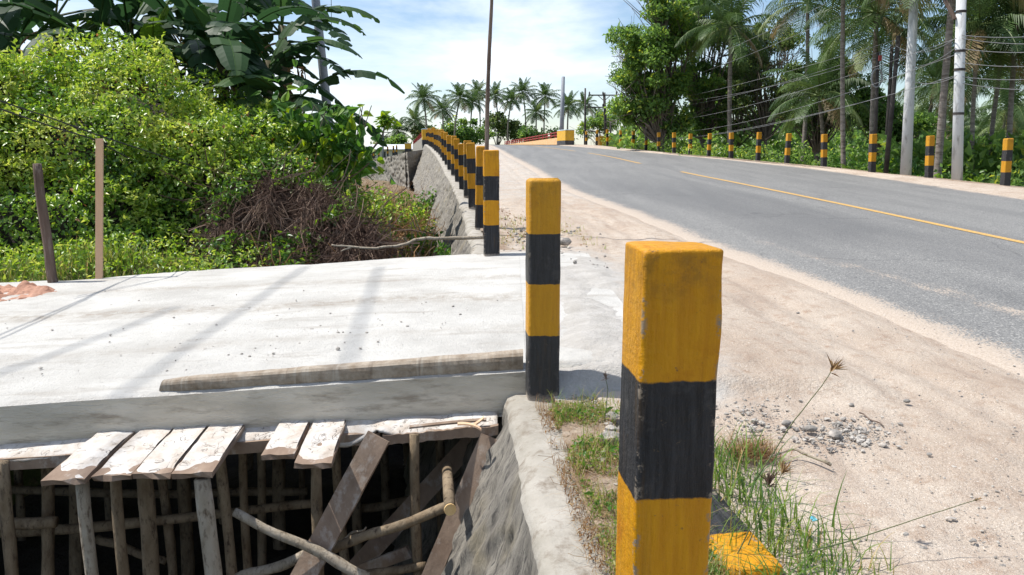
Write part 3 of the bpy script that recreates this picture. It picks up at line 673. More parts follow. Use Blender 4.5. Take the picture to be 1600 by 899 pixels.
# ------------------------------------------------------------------ log, formwork boards and props
th = empty('timber_log', (0, 0, 0)); tag(th, 'long rough palm log lying along the front edge of the pale slab', 'log')
pts = []; rad = []
xs = np.linspace(-1.66, 0.055, 22)
for i, x in enumerate(xs):
    r = 0.038 + 0.020 * (x + 1.83) / 1.9
    pts.append((x, float(yfront(x)) + 0.075 + 0.05 * math.sin((x + 1.8) * 0.9) * 0.2, float(slabz(x, 3.8)) + r * 0.45)); rad.append(r)
rad[0] *= 0.75; rad[1] *= 0.95
mb = MB(); V = []; Fq = []; nr = 20
for i_, (p_, r_) in enumerate(zip(pts, rad)):
    for k_ in range(nr):
        g_ = 2 * math.pi * k_ / nr; c_, s_ = math.cos(g_), math.sin(g_); q_ = (abs(c_) ** 3.2 + abs(s_) ** 3.2) ** (-1 / 3.2)
        w_ = 1 + 0.10 * (float(vnoise(i_ * 0.9, k_ * 0.5, 0, 4)) - 0.5) + 0.03 * random.uniform(-1, 1)
        V.append((p_[0] + 0.008 * s_ * (i_ == 0), p_[1] + c_ * q_ * r_ * 0.95 * w_, p_[2] + s_ * q_ * r_ * 0.88 * w_))
for i_ in range(len(pts) - 1):
    for k_ in range(nr): Fq.append((i_ * nr + k_, i_ * nr + (k_ + 1) % nr, (i_ + 1) * nr + (k_ + 1) % nr, (i_ + 1) * nr + k_))
mb.add(V, Fq); mb.build('log_body', M['log'], th)
mb = MB(); mb.add([tuple(np.array(v) - (0.001, 0, 0)) for v in V[:nr]], [tuple(range(nr - 1, -1, -1))]); mb.build('cut_end', M['oldwood'], th)

def board(name, corners_front, yj, x_c, zt, wdt, ln, thick, mat, label, group, yaw=0.085, droop=0.0, cat='board'):
    """a board running in the road direction, sticking out towards the camera; top layer of spilt cement"""
    o = empty(name, (x_c, yj, zt), yaw); o.rotation_euler = (R(droop), 0, yaw)
    mb = MB(); n = 8; m_ = 5
    V = []; F_ = []
    ysn = np.linspace(0, -ln, n); xsn = np.linspace(-wdt / 2, wdt / 2, m_)
    for lay, dz in ((0, 0.0), (1, -thick)):
        for yy in ysn:
            for xx in xsn:
                V.append((xx + random.uniform(-1, 1) * 0.002, yy + (random.uniform(-0.012, 0.012) if abs(yy + ln) < 1e-6 else 0), dz + random.uniform(-1, 1) * 0.0015))
    for i in range(n - 1):
        for k in range(m_ - 1):
            a_ = i * m_ + k; F_.append((a_, a_ + m_, a_ + m_ + 1, a_ + 1)); b_ = a_ + n * m_; F_.append((b_, b_ + 1, b_ + m_ + 1, b_ + m_))
    for i in range(n - 1):
        a_ = i * m_; F_.append((a_, a_ + n * m_, a_ + m_ + n * m_, a_ + m_)); a_ = i * m_ + m_ - 1; F_.append((a_, a_ + m_, a_ + m_ + n * m_, a_ + n * m_))
    for k in range(m_ - 1):
        a_ = (n - 1) * m_ + k; F_.append((a_, a_ + n * m_, a_ + 1 + n * m_, a_ + 1))
    mb.add(V, F_); mb.build('wood', M['plank'], o)
    # cement crust
    XX, YY = np.meshgrid(np.linspace(-wdt / 2 + .004, wdt / 2 - .004, 14), np.linspace(0.0, -ln + 0.01, 26), indexing='ij')
    cov = fbm(XX * 12, YY * 9, random.random() * 20, 4, 7) * 0.03 + 0.009 - 0.014 * np.clip((-YY / ln - 0.72) / 0.28, 0, 1)
    ZZ = np.clip(cov, -0.004, 0.009)
    grid('cement_crust', XX, YY, ZZ, M['cementplank'], parent=o)
    tag(o, label, cat, group)
    return o
gb = 'formwork boards sticking out below the slab'
specs = [  # px centre at front edge, front y, back y, width m, label
    (98, 748, 697, 0.165, 'leftmost cement splashed board jutting furthest out under the slab'),
    (174, 742, 698, 0.150, 'second jutting board from the left, white with cracked cement'),
    (236, 739, 694, 0.150, 'third jutting board from the left, smoother and browner at its end'),
    (299, 738, 690, 0.160, 'fourth jutting board from the left, above the thick front prop'),
    (434, 710, 687, 0.140, 'shortest jutting board, just right of the gap in the boards'),
    (488, 723, 685, 0.155, 'jutting board with a ragged split end, left of the diagonal brace')]
for px, yf, yb, wdt, lab in specs:
    q = WZ(px, yf, 0.235 + 0.02 * (px - 500) / 400)
    x, yq, zt = q
    yback_ = float(yfront(x)) + 0.02
    board('formwork_board', None, yback_, x - 0.085 * (yback_ - yq) , zt + 0.004, wdt, yback_ - yq, 0.024, None, lab, gb, droop=0.8)
# edge boards running along the slab
def longboard(x0, x1, y0, y1, z0, z1, hgt, label, mat='plank', thick=0.03):
    o = empty('edge_board', (x0, y0, z0))
    mb = MB(); n = 30; V = []; F_ = []
    for i in range(n):
        k = i / (n - 1); x = (x1 - x0) * k; y = (y1 - y0) * k; z = (z1 - z0) * k + random.uniform(-1, 1) * 0.003
        V += [(x, y, z), (x, y, z - hgt), (x, y + thick, z - hgt), (x, y + thick, z)]
    for i in range(n - 1):
        a_ = i * 4
        for e in range(4): F_.append((a_ + e, a_ + (e + 1) % 4, a_ + 4 + (e + 1) % 4, a_ + 4 + e))
    F_ += [(0, 3, 2, 1), ((n - 1) * 4, (n - 1) * 4 + 1, (n - 1) * 4 + 2, (n - 1) * 4 + 3)]
    mb.add(V, F_); mb.build('board', M[mat], o)
    tag(o, label, 'board', 'edge boards under the slab'); return o
za = lambda x: float(slabz(x, 3.6)) - 0.222
longboard(-4.2, -0.62, float(yfront(-4.2)) - 0.115, float(yfront(-0.6)) - 0.11, za(-4.2) - 0.004, za(-.6) - 0.004, 0.055, 'long reddish edge board running under the slab behind the jutting boards')
longboard(-0.60, -0.065, float(yfront(-0.6)) - 0.16, float(yfront(0)) - 0.15, za(-.6) - 0.002, za(0) - 0.004, 0.045, 'short reddish edge board at the right end, under the wood scraps')
# cement squeezed out over the boards (a ledge along the whole edge)
xs = np.linspace(-4.2, -0.07, 220); m_ = 12
k = np.linspace(0, 1, m_)[None, :]
XX = np.repeat(xs[:, None], m_, 1)
wl = 0.125 + 0.035 * fbm(xs * 2.5, xs * 0, 0, 4, 90) * 2 + np.where(xs > -0.62, 0.03, 0)
YY = yfront(XX) + 0.01 - wl[:, None] * k
ZZ = slabz(XX, 3.6) - 0.210 + fbm(XX * 9, YY * 9, 0, 4, 91) * 0.022 - 0.022 * k ** 4 + 0.016 * (1 - k) ** 2
wav = np.exp(-((xs + 0.78) / 0.09) ** 2) * 0.05; ZZ = ZZ - (wav[:, None] * k ** 2) + (np.exp(-((xs + 0.62) / 0.05) ** 2) * 0.03)[:, None] * k ** 2
led = grid('spilt_cement', XX, YY, ZZ, M['cementplank'])
tag(led, 'white crust of spilt cement lying on the boards along the slab foot', 'cement spill')
sm = led.modifiers.new('thick', 'SOLIDIFY'); sm.thickness = 0.012; sm.offset = -1
# scraps of wood
for i, (a_, b_, c_, lab) in enumerate([((640, 667), (700, 660), (760, 655), 'long thin wood scrap on the right end of the edge board'), ((715, 662), (740, 660), (752, 671), 'curled pale wood strip bent over the edge board'), ((735, 666), (748, 660), (756, 652), 'short upturned wood chip near the wall corner')]):
    P_ = [WZ(px, py, 0.262 + (0.03 if j == 1 and i == 1 else 0.018 * (j == 2 and i == 2))) for j, (px, py) in enumerate((a_, b_, c_))]
    mb = MB()
    n = 10; V = []; F_ = []
    wdd = (0.02, 0.014, 0.022)[i]
    for j in range(n):
        s_ = j / (n - 1); p_ = (1 - s_) ** 2 * P_[0] + 2 * s_ * (1 - s_) * P_[1] + s_ * s_ * P_[2]
        V += [tuple(p_ + (0, -wdd / 2, 0)), tuple(p_ + (0, wdd / 2, 0.004)), tuple(p_ + (0, wdd / 2, -0.004)), tuple(p_ + (0, -wdd / 2, -0.008))]
    for j in range(n - 1):
        for e in range(4): F_.append((j * 4 + e, j * 4 + (e + 1) % 4, j * 4 + 4 + (e + 1) % 4, j * 4 + 4 + e))
    F_ += [(0, 3, 2, 1), (n * 4 - 4, n * 4 - 3, n * 4 - 2, n * 4 - 1)]
    mb.add(V, F_); tag(mb.build('wood_scrap', M['newwood'] if i != 0 else M['plank']), lab, 'wood scrap', 'wood scraps on the edge board')

gp = 'wooden props standing under the slab'
def prop(pxt, pyt, pxb, Y, wpx, label, mat='bark', top=None, group=gp):
    a_ = W(pxt, pyt, Y); r = wpx / F * Y / 2
    b_ = W(pxb, 899, Y)
    d = (b_ - a_) / (b_[2] - a_[2])
    ztop = za(a_[0]) - 0.005 if top is None else top
    pts = []; rad = []
    ph = random.random() * 6
    for i in range(14):
        z = ztop + (-1.5 - ztop) * i / 13
        p_ = a_ + d * (z - a_[2])
        pts.append((p_[0] + 0.012 * math.sin(ph + z * 3.3), Y + 0.01 * math.cos(ph + z * 2.7), z)); rad.append(r * random.uniform(0.92, 1.06) * (1 + 0.06 * (ztop - z)))
    mb = MB(); mb.tube(pts, rad, 12, 0, 0.03); o = mb.build('prop_pole', M[mat], None, smooth=True)
    return tag(o, label, 'prop', group)
PR = [
 (5, 730, 15, 3.42, 20, 'leftmost round prop at the picture edge under the slab', 'bark'),
 (70, 730, 76, 3.75, 19, 'second round prop from the left, under the leftmost jutting board', 'bark'),
 (115, 740, 120, 4.5, 20, 'dim prop just behind the pale kinked front prop', 'bark'),
 (133, 752, 146, 3.14, 21, 'pale kinked front prop under the leftmost jutting board', 'palebark'),
 (183, 745, 197, 3.35, 18, 'slim leaning prop right of the pale kinked one', 'bark'),
 (224, 742, 233, 3.50, 25, 'thick brown prop with a knot under the third jutting board', 'bark'),
 (252, 745, 268, 4.1, 15, 'thin dark prop behind and right of the thick brown one', 'bark'),
 (289, 745, 292, 4.8, 20, 'dim vertical prop between the brown and the thick front prop', 'bark'),
 (320, 738, 334, 3.12, 27, 'thickest straight front prop with dark specks under the fourth board', 'palebark'),
 (345, 715, 359, 3.62, 17, 'dark leaning prop close behind the thickest front prop', 'bark'),
 (381, 712, 390, 3.9, 14, 'thin pale-footed prop right of the thickest front prop', 'bark'),
 (405, 712, 412, 4.5, 14, 'thin dim prop under the gap in the boards', 'bark'),
 (436, 712, 440, 5.2, 20, 'far dim prop beneath the shortest jutting board', 'bark'),
 (498, 725, 497, 3.45, 18, 'upright prop under the board with the ragged end', 'bark'),
 (527, 700, 541, 3.9, 16, 'dim prop left of the diagonal plank brace top', 'bark'),
 (557, 700, 563, 4.8, 15, 'far dark prop seen through the crossing braces', 'bark'),
 (647, 690, 657, 3.55, 17, 'upright round prop near the wall, right of the plank brace', 'bark'),
 (690, 690, 694, 4.4, 15, 'dim prop in the dark corner by the wall', 'bark')]
for a_ in PR: prop(*a_[:5], a_[5], a_[6])
for i, (px, Y) in enumerate([(30, 5.4), (100, 6.4), (170, 5.6), (205, 6.8), (262, 6.2), (345, 5.6), (392, 6.6), (470, 5.9), (600, 5.7), (640, 6.6), (330, 7.0), (520, 6.9)]):
    prop(px, 760, px + 4, Y, 16 * 4.2 / Y * random.uniform(0.8, 1.2), 'faint round prop deep in the dark, seen ' + ['near the left picture edge', 'behind the leftmost jutting board', 'between the kinked and the slim leaning prop', 'behind the slim leaning prop', 'behind the thick brown knotted prop', 'right of the thickest front prop', 'under the gap in the boards', 'left of the board with the ragged end', 'right of the plank brace top', 'beside the upright prop near the wall', 'behind the thickest front prop', 'behind the top of the plank brace'][i], 'bark', group='props deep in the dark under the slab')
def stick(name, P_, r0, r1, mat, label, cat, group=None, n=14, wob=0.005, seg=10):
    P_ = [np.array(p) for p in P_]; pts = []; rad = []
    ph = rng.uniform(0, 6.28, 3)
    for i in range(n):
        s_ = i / (n - 1) * (len(P_) - 1); j = min(int(s_), len(P_) - 2); fr = s_ - j
        p_ = P_[j] * (1 - fr) + P_[j + 1] * fr
        pts.append(p_ + np.sin(ph + i * 9.0 / n) * wob * (0 < i < n - 1)); rad.append((r0 + (r1 - r0) * i / (n - 1)) * random.uniform(0.93, 1.06))
    mb = MB(); mb.tube(pts, rad, seg, 0, 0.04); o = mb.build(name, M[mat] if isinstance(mat, str) else mat, None, smooth=True)
    return tag(o, label, cat, group)
gs = 'cross poles tied between the props'
stick('cross_pole', [W(-30, 832, 4.0), W(130, 828, 4.0), W(300, 806, 4.0), W(495, 786, 4.05)], 0.031, 0.024, 'bark', 'long level cross pole behind the front props at the left', 'cross pole', gs)
stick('cross_pole', [W(-20, 820, 3.62), W(88, 816, 3.62)], 0.032, 0.028, 'bark', 'short broken stub of a cross pole at the left edge', 'cross pole', gs)
stick('cross_pole', [W(150, 842, 4.3), W(260, 878, 4.3)], 0.026, 0.022, 'bark', 'sloping cross pole low between the front props', 'cross pole', gs)
stick('cross_pole', [W(-30, 765, 5.2), W(300, 772, 5.2), W(480, 768, 5.2)], 0.030, 0.028, 'bark', 'upper dim cross pole deep in the shadow', 'cross pole', gs)
stick('cross_pole', [W(366, 800, 3.22), W(575, 903, 3.2)], 0.019, 0.026, 'palebark', 'pale debarked pole sloping down right across the plank brace', 'cross pole', gs)
stick('cross_pole', [W(512, 861, 3.36), W(706, 790, 3.25)], 0.023, 0.022, 'bark', 'slim pole rising right to the cut end near the wall', 'cross pole', gs)
stick('cross_pole', [W(370, 905, 3.4), W(512, 858, 3.37)], 0.024, 0.024, 'palebark', 'pale pole at the bottom edge left of the plank brace', 'cross pole', gs)
stick('cross_pole', [W(560, 900, 3.6), W(665, 884, 3.5)], 0.022, 0.020, 'bark', 'short low pole at the foot of the wall', 'cross pole', gs)
stick('cross_pole', [W(560, 795, 4.9), W(700, 775, 4.9)], 0.03, 0.028, 'bark', 'dim cross pole behind the crossing braces', 'cross pole', gs)
stick('loose_twig', [W(525, 848, 3.5), W(572, 824, 3.45)], 0.008, 0.004, 'palebark', 'thin twig sticking up beside the plank brace', 'twig')
e_ = empty('hanging_pole', (0, 0, 0)); tag(e_, 'short pole hanging near the wall with a freshly cut yellow end', 'pole')
mb = MB(); mb.tube([W(698, 728, 3.6), W(703, 796, 3.22)], [0.024, 0.026], 14); mb.build('pole_body', M['bark'], e_, smooth=True)
mb = MB(); mb.tube([W(703, 796, 3.219), W(703.5, 797, 3.212)], [0.0262, 0.0262], 14); mb.build('cut_end', M['cutwood'], e_)
def plank(P0, P1, wd, thick, mat, label, tilt=(0.25, 1, 0)):
    P0 = Vector(P0); P1 = Vector(P1); t_ = (P1 - P0).normalized(); nrm = Vector(tilt); nrm = (nrm - t_ * nrm.dot(t_)).normalized(); s_ = t_.cross(nrm)
    mb = MB(); V = []; F_ = []
    n = 12
    for i in range(n):
        c_ = P0 + (P1 - P0) * i / (n - 1)
        for a_, b_ in ((-1, -1), (1, -1), (1, 1), (-1, 1)): V.append(tuple(c_ + s_ * (a_ * wd / 2 * random.uniform(0.98, 1.02)) + nrm * (b_ * thick / 2)))
    for i in range(n - 1):
        for e in range(4): F_.append((i * 4 + e, i * 4 + 4 + e, i * 4 + 4 + (e + 1) % 4, i * 4 + (e + 1) % 4))
    F_ += [(0, 1, 2, 3), (n * 4 - 1, n * 4 - 2, n * 4 - 3, n * 4 - 4)]
    mb.add(V, F_); o = mb.build('plank_brace', M[mat]); return tag(o, label, 'plank', 'diagonal plank braces under the slab')
plank(W(592, 682, 3.42), W(462, 925, 3.2), 0.108, 0.028, 'plank', 'wide diagonal plank brace with cement smears, in front of the crossing poles')
plank(W(740, 686, 4.1), W(545, 900, 4.0), 0.10, 0.028, 'plank', 'dim diagonal plank behind, running parallel to the front brace')
plank(W(765, 682, 3.60), W(668, 915, 3.42), 0.085, 0.03, 'plank', 'diagonal plank leaning against the stone wall face')
plank(W(560, 892, 3.8), W(640, 862, 3.7), 0.06, 0.02, 'plank', 'short broken plank lying low between the braces')

# ------------------------------------------------------------------ things at the slab's far side
o = stick('wooden_stake', [W(58, 256, 7.3), W(68, 340, 7.3), W(84, 448, 7.3)], 0.038, 0.046, 'oldwood', 'dark weathered leaning stake at the far left of the slab', 'stake', 'stakes at the back of the slab', wob=0.004, seg=7)
mb = MB(); a_ = W(155.5, 217, 7.4); b_ = W(155, 440, 7.4); n_ = np.array([0, 1, 0]); V = []
for c_ in (b_, a_):
    for dx, dy in ((-1, -1), (1, -1), (1, 1), (-1, 1)): V.append(tuple(c_ + (dx * 0.031, dy * 0.014, 0)))
mb.add(V, [(3, 2, 1, 0), (4, 5, 6, 7), (0, 1, 5, 4), (1, 2, 6, 5), (2, 3, 7, 6), (3, 0, 4, 7)]); o = mb.build('wooden_stake', M['newwood'], None, bevel=0.003)
tag(o, 'tall pale sawn wooden stake standing upright at the back of the slab', 'stake', 'stakes at the back of the slab')
for i, (P_, lab) in enumerate([((W(-60, 138, 6.6), W(75, 183, 7.1), W(160, 214, 7.45), W(250, 243, 8.6), W(325, 268, 9.6)), 'upper black cable sagging in front of the bush to the pale stake'),
                               ((W(-60, 150, 6.5), W(75, 196, 7.0), W(150, 219, 7.40), W(200, 247, 8.3)), 'lower black cable reaching the top of the pale stake')]):
    stick('cable', P_, 0.007, 0.006, 'wire', lab, 'cable', 'cables in front of the bush', n=30, wob=0.0, seg=6)
# red soil heap
X, Y = np.meshgrid(np.linspace(-6.0, -3.55, 160), np.linspace(5.7, 7.4, 120), indexing='ij')
rr = np.sqrt(((X + 5.0) / 1.35) ** 2 + ((Y - 6.6) / 0.55) ** 2)
hz = slabz(X, Y) - 0.05 + 0.17 * np.clip(1 - rr ** 2, -0.3, 1) * (1 + fbm(X * 5, Y * 5, 0, 4, 2) * 2.4) + np.abs(fbm(X * 16, Y * 16, 0, 3, 6)) * 0.09 - 0.02 
o = grid('soil_heap', X, Y, hz, M['redsoil']); tag(o, 'low heap of reddish soil on the left edge of the pale slab', 'soil heap')
# tall bare pole
bp = W(757, 352, 9.5)
stick('wooden_pole', [np.array([bp[0], 9.5, bp[2] - 0.2]), W(762, 170, 9.5), W(768, 0, 9.5), W(771, -330, 9.5)], 0.030, 0.016, 'oldwood', 'tall thin bare wooden pole rising out of the picture behind the third post', 'pole', n=30, wob=0.006)
# branch lying over the wall
br = empty('fallen_branch', (0, 0, 0)); tag(br, 'long bleached forked branch lying across the wall and over the channel', 'branch')
def part_stick(parent, name, P_, r0, r1, mat, n=16, wob=0.006, seg=8):
    P_ = [np.array(p) for p in P_]; pts = []; rad = []
    for i in range(n):
        s_ = i / (n - 1) * (len(P_) - 1); j = min(int(s_), len(P_) - 2); fr = s_ - j
        pts.append(P_[j] * (1 - fr) + P_[j + 1] * fr + rng.uniform(-1, 1, 3) * wob * (0 < i < n - 1)); rad.append(r0 + (r1 - r0) * i / (n - 1))
    mb = MB(); mb.tube(pts, rad, seg, 0, 0.06); return mb.build(name, M[mat], parent, smooth=True)
part_stick(br, 'stem', [W(758, 371, 8.7), W(700, 373, 8.6), W(655, 373, 8.5), W(625, 384, 8.45), W(575, 389, 8.4), W(545, 386, 8.4), W(518, 383, 8.35)], 0.020, 0.010, 'palebark', 30)
part_stick(br, 'twig', [W(548, 387, 8.4), W(533, 393, 8.35)], 0.011, 0.006, 'palebark', 5)

# ------------------------------------------------------------------ small things on the sand
def stone(px, py, size, label, mat='stone', name='stone', group='loose stones on the sand'):
    q = onroad_s(px, py)
    v, f = ico(2); v = v * (np.array([1, 0.8, 0.55]) * size * 0.5)[None, :]
    v = v * (1 + fbm(v[:, 0] * 25 / 1, v[:, 1] * 25, v[:, 2] * 25 + px, 3, px) * 0.7)[:, None]
    mb = MB(); mb.add(v, f); o = mb.build(name, M[mat]); o.location = (q[0], q[1], q[2] + size * 0.12); o.rotation_euler = (0, 0, px)
    return tag(o, label, 'stone', group)
def onroad_s(px, py):
    for Y in np.arange(1.2, 60, 0.01):
        q = W(px, py, Y)
        if q[2] <= ZS(q[0], Y) + 0.03 + (0.05 if Y > 3.8 and q[0] < 1.2 else 0): return q
def ico(sub):
    import bmesh
    b = bmesh.new(); bmesh.ops.create_icosphere(b, subdivisions=sub, radius=1); v = np.array([x.co[:] for x in b.verts]); f = [[q.index for q in p.verts] for p in b.faces]; b.free(); return v, f
for px, py, s_, lab in [(1417, 628, 0.035, 'small dark stone right of the seed stalk on the sand'), (1330, 634, 0.03, 'small brown stone near the seed head on the sand'), (1452, 711, 0.022, 'tiny stone low on the open sand'),
                        (1305, 682, 0.07, 'flat pale stone on the grey rubble patch'), (1266, 672, 0.05, 'brown stone at the left of the rubble patch'), (1229, 663, 0.05, 'light flat stone between the post and rubble'), (1188, 704, 0.045, 'grey stone beside the dry straw clump'),
                        (882, 380, 0.16, 'grey lump of concrete just behind the second closest post'), (957, 655, 0.08, 'grey stone at the left foot of the closest post'), (952, 690, 0.11, 'larger grey rock hidden partly by the closest post'), (1247, 490, 0.03, 'lone dark stone high on the sand near the asphalt')]:
    stone(px, py, s_, lab)
# gravel: scattered small pebbles
def scatter_pebbles(name, pts, sizes, mat, label=None):
    v0, f0 = ico(1); V = []; Fc = []; k = 0; mb = MB()
    for p_, s_ in zip(pts, sizes):
        a_ = random.random() * 6; ca, sa = math.cos(a_), math.sin(a_)
        vv = v0 * np.array([random.uniform(0.7, 1.2), random.uniform(0.6, 1.0), random.uniform(0.4, 0.8)]) * s_ * 0.5 * (1 + rng.uniform(-0.38, 0.38, (len(v0), 1)))
        vv = np.column_stack([vv[:, 0] * ca - vv[:, 1] * sa, vv[:, 0] * sa + vv[:, 1] * ca, vv[:, 2]]) + p_
        mb.add(vv, f0)
    o = mb.build(name, M[mat]); o['kind'] = 'stuff'; return o
P_ = []; s_ = []
def addp(px0, px1, py0, py1, n, lo, hi, gauss=False):
    for _ in range(n):
        if gauss: px = random.gauss((px0 + px1) / 2, (px1 - px0) / 4); py = random.gauss((py0 + py1) / 2, (py1 - py0) / 4)
        else: px = random.uniform(px0, px1); py = random.uniform(py0, py1)
        q = onroad_s(px, py)
        if q is None or q[0] > ELX(q[1]) or (q[0] < LX(q[1]) + 0.12): continue
        P_.append(q - (0, 0, 0.004)); s_.append(lo * (hi / lo) ** (random.random() ** 2.2))
addp(880, 1600, 400, 899, 420, 0.006, 0.022); addp(1255, 1400, 650, 700, 420, 0.006, 0.035, True); addp(1120, 1240, 590, 700, 300, 0.005, 0.02, True); addp(1120, 1220, 600, 720, 120, 0.008, 0.035, True)
addp(1130, 1240, 480, 560, 60, 0.006, 0.02, True); addp(870, 950, 600, 635, 260, 0.008, 0.03); addp(940, 975, 620, 720, 40, 0.02, 0.06); addp(780, 900, 330, 400, 150, 0.02, 0.06, True); addp(880, 960, 380, 470, 60, 0.01, 0.04, True)
addp(1480, 1600, 760, 899, 60, 0.006, 0.02); addp(1230, 1420, 640, 710, 500, 0.004, 0.012, True); addp(1000, 1600, 420, 899, 900, 0.003, 0.009)
h_ = len(P_) // 2; ix = list(range(len(P_))); random.shuffle(ix)
M['palestone'] = rough_mat('pale gravel', (0.30, 0.28, 0.25), (0.45, 0.42, 0.38), 20, 0.95)
scatter_pebbles('gravel', [P_[i] for i in ix[:h_]], [s_[i] for i in ix[:h_]], 'stone'); scatter_pebbles('gravel', [P_[i] for i in ix[h_:]], [s_[i] for i in ix[h_:]], 'palestone')
P_ = []; s_ = []
for _ in range(240):
    px = random.uniform(0, 960); py = random.uniform(420, 600)
    if random.random() < 0.5: px, py = random.gauss(480, 130), random.gauss(512, 25)
    q = WZ(px, py, 0.42); 
    if q[1] > 8 or q[1] < 3.95 or q[0] > 0.6 or q[0] < -4.5: continue
    q[2] = slabz(q[0], q[1]) + 0.004; P_.append(q); s_.append(0.006 * 4.5 ** (random.random() ** 2))
scatter_pebbles('cement_crumbs', P_, s_, 'palestone')
# twigs
stick('curved_twig', [onroad_s(1200, 718) + (0, 0, .006), onroad_s(1240, 708) + (0, 0, .02), onroad_s(1298, 729) + (0, 0, .006)], 0.004, 0.006, 'palebark', 'curved grey twig lying on the sand right of the closest post', 'twig', n=12, wob=0.003)
stick('dry_twig', [onroad_s(1343, 647) + (0, 0, .006), onroad_s(1380, 668) + (0, 0, .006)], 0.004, 0.003, 'oldwood', 'short brown twig on the sand above the rubble patch', 'twig', n=8, wob=0.003)
q = onroad_s(1270, 816); mb = MB(); mb.box(-.012, .012, -.01, .01, 0, .004); o = mb.build('plastic_scrap', M['bluescrap'], None, bevel=.001); o.location = q + (0, 0, .01); o.rotation_euler = (R(25), R(10), .6)
tag(o, 'tiny bright blue plastic scrap at the edge of the grass', 'litter')

# ------------------------------------------------------------------ grass and weeds
def blades(name, base, hgt, wid, mat, lean=0.5, seg=4, rnd=None, kind='stuff'):
    n = len(base); az = rng.uniform(0, 2 * np.pi, n); le = rng.uniform(0.1, 1, n) * lean
    d = np.column_stack([np.cos(az), np.sin(az), np.zeros(n)]); sd = np.column_stack([-np.sin(az), np.cos(az), np.zeros(n)])
    V = []
    for i in range(seg + 1):
        s = i / seg
        c = base + d * (hgt * le * s ** 1.7)[:, None] + np.array([0, 0, 1.0]) * (hgt * (s - 0.45 * le * s ** 2.4))[:, None]
        wv = wid * (1 - s) ** 0.7 * 0.5 if i < seg else wid * 0.02
        V += [c - sd * np.reshape(wv, (-1, 1)), c + sd * np.reshape(wv, (-1, 1))]
    V = np.stack(V, 1); m_ = V.shape[1]
    k = np.arange(n)[:, None] * m_
    f = np.concatenate([k + np.array([[2 * i, 2 * i + 1, 2 * i + 3, 2 * i + 2]]) for i in range(seg)], 1).reshape(-1, 4)
    me = bpy.data.meshes.new(name); fastmesh(me, V.reshape(-1, 3), f); me.materials.append(M[mat])
    r_ = rng.random(n) if rnd is None else rnd
    a = me.attributes.new('rnd', 'FLOAT', 'POINT'); a.data.foreach_set('value', np.repeat(r_, m_).astype(np.float32))
    o = bpy.data.objects.new(name, me); C.objects.link(o)
    if kind: o['kind'] = kind
    return o
def cap_pts(n, x0, x1, y0, y1, clump=0.0):
    Y = rng.uniform(y0, y1, n); X = LX(Y) + rng.uniform(x0, x1, n)
    k = fbm(X * 6, Y * 6, 0, 3, 15) > clump
    X, Y = X[k], Y[k]; return np.column_stack([X, Y, ZS(X, Y) + 0.01])
# strip of weeds between cap and sand, near
b = cap_pts(6500, 0.0, 0.33, 1.7, 3.55, -0.06); blades('grass', b, 0.02 + 0.13 * rng.random(len(b)) ** 2.5, rng.uniform(0.0015, 0.0035, len(b)), 'grass', 1.1, rnd=np.clip(rng.normal(0.62, 0.3, len(b)), 0, 1))
b = cap_pts(5200, -0.06, 0.36, 1.7, 3.55, -0.1); blades('grass', b, rng.uniform(0.02, 0.09, len(b)), rng.uniform(0.001, 0.0025, len(b)), 'drylitter', 1.6)
b = cap_pts(1500, -0.02, 0.25, 1.7, 3.4, 0.08); blades('grass', b, rng.uniform(0.02, 0.07, len(b)), rng.uniform(0.002, 0.004, len(b)), 'drylitter', 1.3)
# trailing stems over the cap
mb = MB()
for _ in range(60):
    Y = random.uniform(1.8, 3.5); x = float(LX(Y)) + random.uniform(0.0, 0.25); z = float(ZL(Y)) + 0.02; a_ = random.uniform(math.pi * 0.6, math.pi * 1.4)
    pts = [(x, Y, z)]
    for i in range(7):
        a_ += random.uniform(-0.8, 0.8); x += math.cos(a_) * 0.02; Y += math.sin(a_) * 0.03
        drop = max(0, float(LX(Y)) - 0.17 - x) * 1.2
        z = float(ZL(Y)) + 0.018 + random.uniform(0, 0.02) - drop; pts.append((x, Y, z))
    mb.tube(pts, 0.0009, 3, cap=False, at=0.3 + random.random() * 0.7)
mb.build('creeping_stems', M['drylitter'])['kind'] = 'stuff'
# broad small leaves on that strip
b = cap_pts(6000, -0.0, 0.33, 1.7, 3.5, -0.04); b[:, 2] += rng.uniform(0.0, 0.045, len(b))
o = leaves('weed_leaves', b, rdir(len(b), 0.2), rdir(len(b), 1.5), rng.uniform(0.008, 0.022, len(b)), rng.uniform(0.005, 0.012, len(b)), np.clip(rng.normal(0.55, 0.3, len(b)), 0, 1), M['grass']); o['kind'] = 'stuff'
b = cap_pts(700, 0.02, 0.30, 1.7, 3.4, 0.02); b[:, 2] += rng.uniform(0.01, 0.05, len(b))
o = leaves('weed_leaves', b, rdir(len(b), 0.3), rdir(len(b), 1.5), rng.uniform(0.02, 0.04, len(b)), rng.uniform(0.012, 0.02, len(b)), rng.uniform(0.2, 0.6, len(b)), M['leaf_vine']); o['kind'] = 'stuff'
b = cap_pts(4200, -0.05, 0.34, 1.7, 3.5, -0.08); b[:, 2] += 0.006
o = leaves('leaf_litter', b, rdir(len(b), 0.0), rdir(len(b), 2.0), rng.uniform(0.006, 0.022, len(b)), rng.uniform(0.003, 0.008, len(b)), rng.random(len(b)), M['drylitter']); o['kind'] = 'stuff'
